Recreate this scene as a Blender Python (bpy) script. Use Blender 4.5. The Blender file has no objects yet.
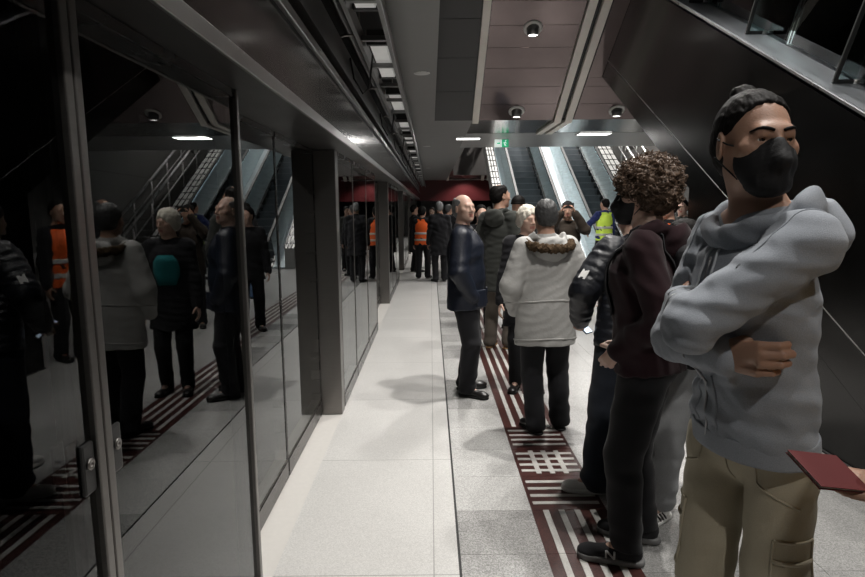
import bpy, bmesh, math, random
import numpy as np
from mathutils import Vector, Matrix
random.seed(7)
SC = bpy.context.scene
COL = SC.collection
PI = math.pi
def A(*v): return np.array(v, float)
def nrm(v):
    v = np.asarray(v, float); return v / (np.linalg.norm(v) + 1e-12)
def rotz(a):
    c, s = math.cos(a), math.sin(a); return np.array([[c, -s, 0], [s, c, 0], [0, 0, 1.0]])
def rotx(a):
    c, s = math.cos(a), math.sin(a); return np.array([[1.0, 0, 0], [0, c, -s], [0, s, c]])
def roty(a):
    c, s = math.cos(a), math.sin(a); return np.array([[c, 0, s], [0, 1.0, 0], [-s, 0, c]])

# ------------------------------------------------------------ tagging
def tag(o, label=None, cat=None, group=None, kind=None):
    if label: o['label'] = label
    if cat: o['category'] = cat
    if group: o['group'] = group
    if kind: o['kind'] = kind
    return o
def thing(name, label, cat, loc=(0, 0, 0), rz=0, group=None):
    o = bpy.data.objects.new(name, None); COL.objects.link(o)
    o.empty_display_size = .1
    o.location = loc; o.rotation_euler = (0, 0, rz)
    return tag(o, label, cat, group)
def copy_tree(o, parent=None):
    c = o.copy(); COL.objects.link(c)
    if parent is not None: c.parent = parent
    for ch in o.children: copy_tree(ch, c)
    return c

# ------------------------------------------------------------ materials
MATS = {}
def newmat(name):
    m = bpy.data.materials.new(name); m.use_nodes = True
    nt = m.node_tree; bs = nt.nodes['Principled BSDF']
    return m, nt, bs
def nd(nt, t, **kw):
    n = nt.nodes.new(t)
    for k, v in kw.items():
        if k.startswith('i_'): n.inputs[k[2:].replace('_', ' ')].default_value = v
        else: setattr(n, k, v)
    return n
def lk(nt, a, b): nt.links.new(a, b)
def c4(c): return (c[0], c[1], c[2], 1)
def coords(nt, scale=(1, 1, 1)):
    t = nd(nt, 'ShaderNodeTexCoord'); m = nd(nt, 'ShaderNodeMapping'); m.inputs['Scale'].default_value = scale
    lk(nt, t.outputs['Object'], m.inputs['Vector']); return m.outputs['Vector']
def plain(name, col, rough=.5, metal=0, spec=.5, var=.08, nscale=12, bump=0, bscale=60, stretch=(1, 1, 1)):
    if name in MATS: return MATS[name]
    m, nt, bs = newmat(name)
    v = coords(nt, stretch)
    n = nd(nt, 'ShaderNodeTexNoise'); n.inputs['Scale'].default_value = nscale; n.inputs['Detail'].default_value = 4
    lk(nt, v, n.inputs['Vector'])
    mx = nd(nt, 'ShaderNodeMix', data_type='RGBA')
    lk(nt, n.outputs['Fac'], mx.inputs['Factor'])
    mx.inputs['A'].default_value = c4([max(0, c * (1 - var)) for c in col]); mx.inputs['B'].default_value = c4([min(1, c * (1 + var)) for c in col])
    lk(nt, mx.outputs['Result'], bs.inputs['Base Color'])
    bs.inputs['Roughness'].default_value = rough; bs.inputs['Metallic'].default_value = metal
    bs.inputs['Specular IOR Level'].default_value = spec
    if bump:
        n2 = nd(nt, 'ShaderNodeTexNoise'); n2.inputs['Scale'].default_value = bscale; n2.inputs['Detail'].default_value = 3
        lk(nt, v, n2.inputs['Vector'])
        b = nd(nt, 'ShaderNodeBump'); b.inputs['Strength'].default_value = bump; b.inputs['Distance'].default_value = .01
        lk(nt, n2.outputs['Fac'], b.inputs['Height']); lk(nt, b.outputs['Normal'], bs.inputs['Normal'])
    MATS[name] = m; return m
def steel(name, col=(.3, .3, .3), rough=.32, stretch=(2, 2, 60), var=.12, metal=1.0):
    if name in MATS: return MATS[name]
    m, nt, bs = newmat(name)
    v = coords(nt, stretch)
    n = nd(nt, 'ShaderNodeTexNoise'); n.inputs['Scale'].default_value = 3; n.inputs['Detail'].default_value = 5
    lk(nt, v, n.inputs['Vector'])
    mr = nd(nt, 'ShaderNodeMapRange'); mr.inputs['To Min'].default_value = rough * .8; mr.inputs['To Max'].default_value = rough * 1.25
    lk(nt, n.outputs['Fac'], mr.inputs['Value']); lk(nt, mr.outputs['Result'], bs.inputs['Roughness'])
    mx = nd(nt, 'ShaderNodeMix', data_type='RGBA'); lk(nt, n.outputs['Fac'], mx.inputs['Factor'])
    mx.inputs['A'].default_value = c4([c * (1 - var) for c in col]); mx.inputs['B'].default_value = c4([c * (1 + var) for c in col])
    lk(nt, mx.outputs['Result'], bs.inputs['Base Color'])
    bs.inputs['Metallic'].default_value = metal
    MATS[name] = m; return m
def fabric(name, col, rough=.92, speck=.15, scale=260, bump=.25, big=.1):
    if name in MATS: return MATS[name]
    m, nt, bs = newmat(name)
    v = coords(nt)
    n = nd(nt, 'ShaderNodeTexNoise'); n.inputs['Scale'].default_value = scale; n.inputs['Detail'].default_value = 2
    n2 = nd(nt, 'ShaderNodeTexNoise'); n2.inputs['Scale'].default_value = 9; n2.inputs['Detail'].default_value = 4
    lk(nt, v, n.inputs['Vector']); lk(nt, v, n2.inputs['Vector'])
    mx = nd(nt, 'ShaderNodeMix', data_type='RGBA'); lk(nt, n.outputs['Fac'], mx.inputs['Factor'])
    mx.inputs['A'].default_value = c4([c * (1 - speck) for c in col]); mx.inputs['B'].default_value = c4([min(1, c * (1 + speck)) for c in col])
    m2 = nd(nt, 'ShaderNodeMix', data_type='RGBA', blend_type='MULTIPLY'); m2.inputs['Factor'].default_value = 1
    mr = nd(nt, 'ShaderNodeMapRange'); mr.inputs['To Min'].default_value = 1 - big; mr.inputs['To Max'].default_value = 1 + big
    lk(nt, n2.outputs['Fac'], mr.inputs['Value'])
    lk(nt, mx.outputs['Result'], m2.inputs['A']); lk(nt, mr.outputs['Result'], m2.inputs['B'])
    lk(nt, m2.outputs['Result'], bs.inputs['Base Color'])
    bs.inputs['Roughness'].default_value = rough; bs.inputs['Specular IOR Level'].default_value = .25
    bs.inputs['Sheen Weight'].default_value = .08
    b = nd(nt, 'ShaderNodeBump'); b.inputs['Strength'].default_value = bump; b.inputs['Distance'].default_value = .003
    lk(nt, n.outputs['Fac'], b.inputs['Height']); lk(nt, b.outputs['Normal'], bs.inputs['Normal'])
    MATS[name] = m; return m
def nylon(name, col, rough=.45):
    if name in MATS: return MATS[name]
    m = plain(name, col, rough, 0, .5, .12, 14, .35, 38); return m
def skinmat(name, col):
    if name in MATS: return MATS[name]
    m = plain(name, col, .5, 0, .4, .1, 25, .12, 220)
    bs = m.node_tree.nodes['Principled BSDF']
    bs.inputs['Subsurface Weight'].default_value = .12; bs.inputs['Subsurface Radius'].default_value = (.012, .004, .002); bs.inputs['Subsurface Scale'].default_value = .6
    return m
def emit(name, col, s):
    if name in MATS: return MATS[name]
    m, nt, bs = newmat(name)
    bs.inputs['Base Color'].default_value = c4(col); bs.inputs['Emission Color'].default_value = c4(col); bs.inputs['Emission Strength'].default_value = s
    MATS[name] = m; return m
def glassmat(name, tint=(.86, .9, .9), ior=1.7, boost=0.0, rough=0.0):
    """architectural glass: fresnel mirror over clear transmission"""
    if name in MATS: return MATS[name]
    m, nt, bs = newmat(name); nt.nodes.remove(bs)
    out = nt.nodes['Material Output']
    tr = nd(nt, 'ShaderNodeBsdfTransparent'); tr.inputs['Color'].default_value = c4(tint)
    gl = nd(nt, 'ShaderNodeBsdfGlossy'); gl.inputs['Color'].default_value = (.95, .97, .97, 1); gl.inputs['Roughness'].default_value = rough
    fr = nd(nt, 'ShaderNodeFresnel'); fr.inputs['IOR'].default_value = ior
    ad = nd(nt, 'ShaderNodeMath', operation='ADD', use_clamp=True); ad.inputs[1].default_value = boost
    lk(nt, fr.outputs['Fac'], ad.inputs[0])
    mx = nd(nt, 'ShaderNodeMixShader'); lk(nt, ad.outputs['Value'], mx.inputs['Fac'])
    lk(nt, tr.outputs['BSDF'], mx.inputs[1]); lk(nt, gl.outputs['BSDF'], mx.inputs[2])
    lk(nt, mx.outputs['Shader'], out.inputs['Surface'])
    MATS[name] = m; return m

# ------------------------------------------------------------ mesh builder
class MB:
    def __init__(s): s.v = []; s.f = []; s.m = []; s.sm = []
    def add(s, vs, fs, mi=0, smooth=False):
        o = len(s.v); s.v += [tuple(map(float, p)) for p in vs]
        for f in fs: s.f.append([i + o for i in f]); s.m.append(mi); s.sm.append(smooth)
        return s
    def box(s, lo, hi, mi=0, R=None, c=None):
        x0, y0, z0 = lo; x1, y1, z1 = hi
        p = [(x0, y0, z0), (x1, y0, z0), (x1, y1, z0), (x0, y1, z0), (x0, y0, z1), (x1, y0, z1), (x1, y1, z1), (x0, y1, z1)]
        if R is not None:
            c = A(0, 0, 0) if c is None else A(*c); p = [R @ A(*q) + c for q in p]
        return s.add(p, [(3, 2, 1, 0), (4, 5, 6, 7), (0, 1, 5, 4), (1, 2, 6, 5), (2, 3, 7, 6), (3, 0, 4, 7)], mi)
    def cbox(s, c, size, mi=0, R=None):
        h = [q / 2 for q in size]
        if R is None: return s.box([c[i] - h[i] for i in range(3)], [c[i] + h[i] for i in range(3)], mi)
        return s.box([-q for q in h], h, mi, R, c)
    def prism(s, poly, axis, a, b, mi=0):
        """poly of 2-D points in the two other axes (cyclic order), extruded along axis from a to b"""
        n = len(poly)
        def P(p, t):
            if axis == 0: return (t, p[0], p[1])
            if axis == 1: return (p[0], t, p[1])
            return (p[0], p[1], t)
        vs = [P(p, a) for p in poly] + [P(p, b) for p in poly]
        fs = [list(range(n))[::-1], [n + i for i in range(n)]] + [(i, (i + 1) % n, n + (i + 1) % n, n + i) for i in range(n)]
        return s.add(vs, fs, mi)
    def tube(s, path, r, n=8, mi=0, cap=True, smooth=True, flat=None):
        path = [A(*p) for p in path]; rr = r if hasattr(r, '__len__') else [r] * len(path)
        vs = []; prev = None
        for i, p in enumerate(path):
            t = nrm(path[min(i + 1, len(path) - 1)] - path[max(i - 1, 0)])
            u = prev if prev is not None else (A(0, 0, 1) if abs(t[2]) < .9 else A(1, 0, 0))
            u = nrm(u - t * (u @ t)); w = np.cross(t, u); prev = u
            for k in range(n):
                a = 2 * PI * (k + .5) / n
                vs.append(p + rr[i] * (u * math.cos(a) + w * math.sin(a)))
        fs = []
        for i in range(len(path) - 1):
            for k in range(n):
                fs.append((i * n + k, i * n + (k + 1) % n, (i + 1) * n + (k + 1) % n, (i + 1) * n + k))
        if cap: fs += [list(range(n))[::-1], [(len(path) - 1) * n + k for k in range(n)]]
        return s.add(vs, fs, mi, smooth)
    def lathe(s, prof, c=(0, 0, 0), n=20, mi=0, R=None, smooth=True):
        vs = []; c = A(*c)
        for r, z in prof:
            for k in range(n):
                a = 2 * PI * k / n; p = A(r * math.cos(a), r * math.sin(a), z)
                vs.append((R @ p if R is not None else p) + c)
        fs = []; m = len(prof)
        for i in range(m - 1):
            for k in range(n): fs.append((i * n + k, i * n + (k + 1) % n, (i + 1) * n + (k + 1) % n, (i + 1) * n + k))
        fs += [list(range(n))[::-1], [(m - 1) * n + k for k in range(n)]]
        return s.add(vs, fs, mi, smooth)
    def build(s, name, mats, parent=None, bevel=0, loc=None):
        me = bpy.data.meshes.new(name)
        me.from_pydata(s.v, [], s.f)
        for m in (mats if isinstance(mats, (list, tuple)) else [mats]): me.materials.append(m)
        me.polygons.foreach_set('material_index', s.m); me.polygons.foreach_set('use_smooth', s.sm)
        bm = bmesh.new(); bm.from_mesh(me); bmesh.ops.recalc_face_normals(bm, faces=bm.faces)
        if bevel:
            bmesh.ops.bevel(bm, geom=[e for e in bm.edges if len(e.link_faces) == 2 and e.calc_face_angle(0) > .6], offset=bevel, segments=2, affect='EDGES', profile=.5)
        bm.to_mesh(me); bm.free(); me.update()
        o = bpy.data.objects.new(name, me); COL.objects.link(o)
        if parent is not None: o.parent = parent
        if loc is not None: o.location = loc
        return o
def struct(o, label=None, cat=None): return tag(o, label, cat, None, 'structure')

# ------------------------------------------------------------ signed-distance sculpting
class SDF:
    def __init__(s): s.ops = []; s.dis = []
    def _add(s, op, lo, hi, fn, k): s.ops.append((op, np.asarray(lo, float), np.asarray(hi, float), fn, k)); return s
    def ell(s, c, r, R=None, k=.02, op='u'):
        c = A(*c); r = A(*r); R = np.eye(3) if R is None else R; m = np.sqrt((R ** 2) @ (r ** 2))
        def fn(X, Y, Z):
            x, y, z = X - c[0], Y - c[1], Z - c[2]
            q = [(x * R[0, i] + y * R[1, i] + z * R[2, i]) / r[i] for i in range(3)]
            k0 = np.sqrt(q[0] ** 2 + q[1] ** 2 + q[2] ** 2); k1 = np.sqrt((q[0] / r[0]) ** 2 + (q[1] / r[1]) ** 2 + (q[2] / r[2]) ** 2)
            return k0 * (k0 - 1) / (k1 + 1e-9)
        return s._add(op, c - m, c + m, fn, k)
    def cone(s, a, b, ra, rb=None, k=.02, op='u', flat=None, ring=None):
        """tapered capsule; flat=(direction, factor) squeezes the section; ring=(count, depth) quilts it"""
        a = A(*a); b = A(*b); rb = ra if rb is None else rb; ab = b - a; L2 = ab @ ab + 1e-12
        if flat is not None: fd = nrm(A(*flat[0])); fs = 1 / flat[1] - 1
        m = max(ra, rb) + (ring[1] if ring else 0)
        if flat is not None and flat[1] > 1: m *= flat[1]
        def fn(X, Y, Z):
            x, y, z = X - a[0], Y - a[1], Z - a[2]
            t = np.clip((x * ab[0] + y * ab[1] + z * ab[2]) / L2, 0, 1)
            x, y, z = x - t * ab[0], y - t * ab[1], z - t * ab[2]
            if flat is not None:
                g = (x * fd[0] + y * fd[1] + z * fd[2]) * fs; x, y, z = x + g * fd[0], y + g * fd[1], z + g * fd[2]
            rr = ra + (rb - ra) * t
            if ring: rr = rr + ring[1] * (np.abs(np.sin(PI * ring[0] * t)) ** .6 - .5)
            d = np.sqrt(x * x + y * y + z * z) - rr
            return d * (min(1, flat[1]) if flat is not None else 1)
        return s._add(op, np.minimum(a, b) - m, np.maximum(a, b) + m, fn, k)
    def box(s, c, half, R=None, rnd=.01, k=.01, op='u'):
        c = A(*c); hf = A(*half); R = np.eye(3) if R is None else R; m = np.abs(R) @ (hf + 0)
        hi = hf - rnd
        def fn(X, Y, Z):
            x, y, z = X - c[0], Y - c[1], Z - c[2]
            q = [np.abs(x * R[0, i] + y * R[1, i] + z * R[2, i]) - hi[i] for i in range(3)]
            o = np.sqrt(np.maximum(q[0], 0) ** 2 + np.maximum(q[1], 0) ** 2 + np.maximum(q[2], 0) ** 2)
            return o + np.minimum(np.maximum(np.maximum(q[0], q[1]), q[2]), 0) - rnd
        return s._add(op, c - m, c + m, fn, k)
    def torus(s, c, R, major, minor, k=.02, op='u', sx=1., sy=1., hz=1.):
        c = A(*c); m = major * max(sx, sy) + minor * max(1, hz)
        def fn(X, Y, Z):
            x, y, z = X - c[0], Y - c[1], Z - c[2]
            q = [(x * R[0, i] + y * R[1, i] + z * R[2, i]) for i in range(3)]
            l = np.sqrt((q[0] / sx) ** 2 + (q[1] / sy) ** 2) - major
            return np.sqrt(l * l + (q[2] / hz) ** 2) - minor
        return s._add(op, c - m, c + m, fn, k)
    def cut(s, p, n, k=.004):
        p = A(*p); n = nrm(n)
        return s._add('c', p, p, lambda X, Y, Z: (X - p[0]) * n[0] + (Y - p[1]) * n[1] + (Z - p[2]) * n[2], k)
    def wrinkle(s, amp, freq, seed=0, stretch=(1, 1, 1), w=None, R=None):
        rs = np.random.RandomState(seed); ks = rs.normal(size=(6, 3)); ks = ks / np.linalg.norm(ks, axis=1)[:, None] * freq * (.7 + .9 * rs.rand(6, 1)) * A(*stretch)
        ph = rs.rand(6) * 6.28
        if R is not None: ks = ks @ R.T
        def fn(P):
            a = [np.sin(P @ ks[i] + ph[i]) for i in range(3)]
            v = np.sin(P @ ks[3] + 1.6 * a[0] + ph[3]) + .7 * np.sin(1.9 * (P @ ks[4]) + 1.5 * a[1] + ph[4]) + .45 * np.sin(3.3 * (P @ ks[5]) + 1.4 * a[2])
            v = amp * v / 1.4
            return v * w(P) if w else v
        s.dis.append((fn, amp * 2)); return s
    def disp(s, fn, amp): s.dis.append((fn, amp)); return s
    def mesh(s, h):
        lo = np.min([o[1] for o in s.ops if o[0] == 'u'], 0) - 4 * h - .02; hi = np.max([o[2] for o in s.ops if o[0] == 'u'], 0) + 4 * h + .02
        n = np.ceil((hi - lo) / h).astype(int) + 1
        ax = [(lo[i] + h * np.arange(n[i])).astype(np.float32) for i in range(3)]
        D = np.full(n, 1.0, np.float32)
        for op, l, u, fn, k in s.ops:
            if op == 'c': sl = [slice(0, n[i]) for i in range(3)]
            else:
                pad = max(k, .0) + 3 * h + .012
                i0 = np.clip(np.floor((l - pad - lo) / h).astype(int), 0, n - 1); i1 = np.clip(np.ceil((u + pad - lo) / h).astype(int) + 1, 1, n)
                sl = [slice(i0[i], i1[i]) for i in range(3)]
            sl = tuple(sl)
            d = fn(ax[0][sl[0]][:, None, None], ax[1][sl[1]][None, :, None], ax[2][sl[2]][None, None, :]).astype(np.float32)
            o = D[sl]; k = max(k, 1e-4)
            if op == 'u':
                t = np.clip(.5 + .5 * (o - d) / k, 0, 1); D[sl] = o * (1 - t) + d * t - k * t * (1 - t)
            elif op == 's':
                t = np.clip(.5 - .5 * (o + d) / k, 0, 1); D[sl] = o * (1 - t) - d * t + k * t * (1 - t)
            else:
                t = np.clip(.5 - .5 * (o - d) / k, 0, 1); D[sl] = o * (1 - t) + d * t + k * t * (1 - t)
        for fn, amp in s.dis:
            ix = np.nonzero(np.abs(D) < amp * 1.5 + 3 * h)
            P = np.stack([ax[i][ix[i]] for i in range(3)], 1).astype(float)
            D[ix] += fn(P).astype(np.float32)
        return nets(D, ax)
def nets(D, ax):
    ins = D < 0; n = D.shape
    cnt = np.zeros([i - 1 for i in n], np.int8)
    offs = [(i, j, k) for i in (0, 1) for j in (0, 1) for k in (0, 1)]
    for o in offs: cnt += ins[o[0]:n[0] - 1 + o[0], o[1]:n[1] - 1 + o[1], o[2]:n[2] - 1 + o[2]]
    act = (cnt > 0) & (cnt < 8); idx = np.nonzero(act); N = len(idx[0])
    vid = np.full(act.shape, -1, np.int32); vid[idx] = np.arange(N)
    g = np.stack([D[idx[0] + o[0], idx[1] + o[1], idx[2] + o[2]] for o in offs], 1)
    acc = np.zeros((N, 3)); c = np.zeros(N)
    for a in range(8):
        for ax_i, st in ((0, 4), (1, 2), (2, 1)):
            if a & st: continue
            b = a | st; m = (g[:, a] < 0) != (g[:, b] < 0)
            t = np.where(m, g[:, a] / np.where(m, g[:, a] - g[:, b], 1), 0)
            for i in range(3): acc[:, i] += m * (offs[a][i] + (t if i == ax_i else 0))
            c += m
    loc = acc / np.maximum(c, 1)[:, None]
    hs = [float(a[1] - a[0]) for a in ax]
    V = np.stack([ax[i][idx[i]] + loc[:, i] * hs[i] for i in range(3)], 1)
    F = []
    for axn in range(3):
        u, w = (axn + 1) % 3, (axn + 2) % 3
        s0 = [slice(None)] * 3; s1 = [slice(None)] * 3; s0[axn] = slice(0, -1); s1[axn] = slice(1, None)
        a, b = ins[tuple(s0)], ins[tuple(s1)]
        for flip in (0, 1):
            e = np.nonzero((a & ~b) if not flip else (~a & b))
            e = np.stack(e, 1); ok = (e[:, u] > 0) & (e[:, w] > 0) & (e[:, u] < n[u] - 1) & (e[:, w] < n[w] - 1); e = e[ok]
            def cell(du, dw):
                q = e.copy(); q[:, u] -= du; q[:, w] -= dw; return vid[q[:, 0], q[:, 1], q[:, 2]]
            q = np.stack([cell(0, 0), cell(1, 0), cell(1, 1), cell(0, 1)], 1)
            F.append(q if not flip else q[:, ::-1])
    return V, np.concatenate(F)
def fill_mesh(me, V, F, mats, smooth=True):
    me.vertices.add(len(V)); me.vertices.foreach_set('co', V.astype(np.float32).ravel())
    me.loops.add(F.size); me.loops.foreach_set('vertex_index', F.astype(np.int32).ravel())
    me.polygons.add(len(F)); me.polygons.foreach_set('loop_start', np.arange(0, F.size, 4, dtype=np.int32))
    me.polygons.foreach_set('use_smooth', np.full(len(F), smooth))
    for m in (mats if isinstance(mats, (list, tuple)) else [mats]): me.materials.append(m)
    me.update(calc_edges=True); me.validate()
def sobj(name, sdf, h, mats, parent=None, matfn=None):
    V, F = sdf.mesh(h); me = bpy.data.meshes.new(name); fill_mesh(me, V, F, mats)
    if matfn is not None:
        cen = V[F].mean(1); me.polygons.foreach_set('material_index', matfn(cen).astype(np.int32))
    o = bpy.data.objects.new(name, me); COL.objects.link(o)
    if parent is not None: o.parent = parent
    return o
# ------------------------------------------------------------ people
def ik(a, t, l1, l2, hint):
    a = A(*a); t = A(*t); d = t - a; L = np.linalg.norm(d); u = d / L
    L = min(L, .998 * (l1 + l2)); q = (l1 * l1 - l2 * l2 + L * L) / (2 * L); hh = math.sqrt(max(l1 * l1 - q * q, 0))
    w = A(*hint); w = nrm(w - u * (w @ u))
    return a + u * q + w * hh, a + u * L
EYE_W = plain('eye_white', (.62, .6, .57), .25, 0, .5, .03)
EYE_I = plain('eye_iris', (.05, .03, .02), .2, 0, .6, .2, 200)
EYE_P = plain('eye_pupil', (.005, .005, .005), .1)
def hand(S, w, fd, pn, side, curl=(.5, .5, .5, .5), sc=1., thumb=.5, spread=0.):
    fd = nrm(fd); pn = A(*pn); pn = nrm(pn - fd * (pn @ fd)); th = nrm(np.cross(fd, pn)) * (1 if side > 0 else -1)
    P = lambda x, y, z: w + sc * (th * x + fd * y - pn * z)
    S.cone(P(.012, .0, 0), P(.026, .085, .001), .019 * sc, .0135 * sc, .012, flat=(pn, .8))
    S.cone(P(-.004, .0, 0), P(.006, .088, .003), .019 * sc, .0135 * sc, .012, flat=(pn, .8))
    S.cone(P(-.014, .0, 0), P(-.026, .078, 0), .017 * sc, .0125 * sc, .012, flat=(pn, .8))
    for i, (x, y, L, r) in enumerate(((.029, .09, .074, .0092), (.010, .094, .082, .0095), (-.009, .091, .076, .009), (-.027, .082, .06, .008))):
        p = P(x, y, .002); a = curl[i] * .7; tx = (1.5 - i) * spread
        for j, q in enumerate((.45, .3, .25)):
            d = nrm((fd + th * tx) * math.cos(a) + pn * math.sin(a)); e = p + d * L * q * sc
            S.cone(p, e, (r + .0006 - .0009 * j) * sc, (r - .0006 - .0009 * j) * sc, .003); p = e; a += curl[i] * (1.15 if j == 0 else .8)
    p = P(.026, .022, -.006); d = nrm(fd * .62 + th * (.75 - .35 * thumb) + pn * (.15 + .5 * thumb))
    S.cone(P(.012, .012, 0), p + d * .02 * sc, .016 * sc, .0125 * sc, .012)
    for L, r in ((.046, .0118), (.033, .0108)):
        e = p + d * L * sc; S.cone(p, e, r * sc, (r - .0015) * sc, .006); p = e; d = nrm(d - th * .35 * thumb + fd * .15 + pn * .25 * thumb)
class Person:
    def __init__(s, label, x, y, h, hd, hh=None, hp=0., b=1., lean=(0, 0), tw=0, feet=((.11, .0, -10), (-.11, .0, 10)), arms=(None, None), res=.009,
                 skin='mid', group=None, hroll=0, fem=False, pz=0., curl=.45):
        s.h, s.b, s.res = h, b, res; hh = hd if hh is None else hh
        me = bpy.data.meshes.new('person'); s.o = bpy.data.objects.new('person', me); COL.objects.link(s.o)
        s.o.location = (x, y, 0); s.o.rotation_euler = (0, 0, math.radians(hd - 90)); tag(s.o, label, 'person', group)
        s.skin = skinmat('skin_' + skin, dict(mid=(.42, .25, .18), pale=(.5, .33, .26), tan=(.34, .2, .14))[skin])
        s.T = rotz(math.radians(tw)) @ roty(math.radians(lean[1])) @ rotx(math.radians(-lean[0])); s.pel = A(0, 0, .53 * h + pz)
        U = s.up; ff = .93 if fem else 1
        s.sh = {1: U(.094 * h * ff, -.008 * h, .802 * h), -1: U(-.094 * h * ff, -.008 * h, .802 * h)}
        s.el, s.wr, s.fd, s.pn, s.curl, s.th, s.hk = {}, {}, {}, {}, {}, {}, {}
        for sd, a in zip((1, -1), arms):
            a = dict(a) if a else {}
            t = A(*a['to']) if 'to' in a else U(sd * .14 * h, .035 * h, .49 * h)
            hint = a.get('hint', (sd * .35, -1, 0)); s.el[sd], s.wr[sd] = ik(s.sh[sd], t, .172 * h, .147 * h, hint)
            f = nrm(s.wr[sd] - s.el[sd]); s.fd[sd] = nrm(f + A(*a.get('fd', (0, 0, 0)))); s.pn[sd] = A(*a.get('pn', (-sd, 0, 0))); s.curl[sd] = a.get('curl', (curl,) * 4); s.th[sd] = a.get('thumb', .5); s.hk[sd] = a.get('k', 1)
        s.hip = {sd: A(sd * .05 * h, 0, .505 * h + pz) for sd in (1, -1)}; s.kn, s.an, s.ft = {}, {}, {}
        for sd, (fx, fy, fa) in zip((1, -1), feet):
            r = math.radians(fa); s.ft[sd] = (fx, fy, r)
            s.kn[sd], s.an[sd] = ik(s.hip[sd], (fx, fy, .047 * h), .235 * h, .228 * h, (-math.sin(r), math.cos(r), 0))
        s.hs = h / 1.72; s.hc = U(0, .0 * h, .935 * h) + A(0, 0, 0)
        s.Rh = rotz(math.radians(hh - hd)) @ roty(math.radians(hroll)) @ rotx(math.radians(hp))
    def up(s, *p):
        p = A(*p); return s.pel + s.T @ (p - s.pel)
    def H(s, x, y, z): return s.hc + s.hs * (s.Rh @ A(x, y, z))
    # -- skin
    def body(s, mouth=True, res=None, hands=True):
        S = SDF(); h, hs = s.h, s.hs; U = s.up; R = s.Rh
        def E(c, r, k=.02, op='u', Rl=None): S.ell(s.H(*c), [q * hs for q in r], R if Rl is None else R @ Rl, k * hs, op)
        def Cn(a, b, ra, rb=None, k=.012, op='u'): S.cone(s.H(*a), s.H(*b), ra * hs, (ra if rb is None else rb) * hs, k * hs, op)
        E((0, -.018, .03), (.074, .096, .088)); E((0, .03, -.03), (.062, .064, .085), .03); E((0, .03, -.072), (.052, .055, .042), .03)
        E((0, .074, -.1), (.022, .018, .016), .03)
        for q in (1, -1):
            E((q * .043, .06, -.02), (.022, .021, .018), .025)
            E((q * .031, .104, .0), (.019, .017, .0125), .014, 's')
            E((q * .0305, .0755, .0), (.0152, .0148, .0145), .005); E((q * .0305, .0925, .0005), (.0135, .013, .0052), .0025, 's')
            E((q * .0125, .098, -.037), (.0085, .009, .0075), .007)
            E((q * .0765, -.008, -.006), (.008, .021, .033), .008, 'u', rotz(q * -.35)); E((q * .084, -.004, -.002), (.005, .012, .02), .006, 's', rotz(q * -.35))
        Cn((-.03, .083, .02), (.03, .083, .02), .0105, None, .022)
        Cn((0, .09, .012), (0, .11, -.03), .0075, .0115, .012)
        Cn((-.018, .087, -.0615), (0, .0955, -.06), .0048, .0055, .006); Cn((.018, .087, -.0615), (0, .0955, -.06), .0048, .0055, .006)
        Cn((-.015, .086, -.072), (0, .0945, -.073), .0055, .0065, .006); Cn((.015, .086, -.072), (0, .0945, -.073), .0055, .0065, .006)
        if mouth:
            Cn((-.021, .092, -.0662), (0, .101, -.0668), .0018, .0018, .003, 's'); Cn((.021, .092, -.0662), (0, .101, -.0668), .0018, .0018, .003, 's')
        S.cone(U(0, -.012 * h, .83 * h), s.H(0, -.018, -.06), .036 * h * s.b ** .5, .0535 * hs, .03)
        S.ell(U(0, 0, .72 * h), (.08 * h, .055 * h, .12 * h), s.T, .03); S.ell(U(0, 0, .56 * h), (.064 * h * s.b, .04 * h * s.b, .08 * h), s.T, .03)
        for q in (1, -1):
            S.cone(s.sh[q], U(0, -.01 * h, .84 * h), .03 * h, .03 * h, .03)
            S.cone(s.sh[q], s.el[q], .031 * h, .024 * h, .02); S.cone(s.el[q], s.wr[q], .024 * h, .0165 * h, .01)
            S.cone(s.hip[q], s.kn[q], .036 * h, .028 * h, .03); S.cone(s.kn[q], s.an[q], .03 * h, .02 * h, .02)
            fx, fy, r = s.ft[q]; f = A(-math.sin(r), math.cos(r), 0)
            S.cone(s.an[q], A(fx, fy, .03) + f * .13, .02 * h, .018, .02)
            if hands: hand(S, s.wr[q], s.fd[q], s.pn[q], q, s.curl[q], h / 1.74 * s.hk[q], s.th[q])
        V, F = S.mesh(res or s.res); fill_mesh(s.o.data, V, F, [s.skin, plain('lip_' + s.skin.name, (.36, .15, .12), .45)])
        c = V[F].mean(1); l = ((c - s.hc) / hs) @ R
        s.o.data.polygons.foreach_set('material_index', ((np.abs(l[:, 0]) < .022) & (l[:, 2] < -.054) & (l[:, 2] > -.08) & (l[:, 1] > .088)).astype(np.int32))
        return s
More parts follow.
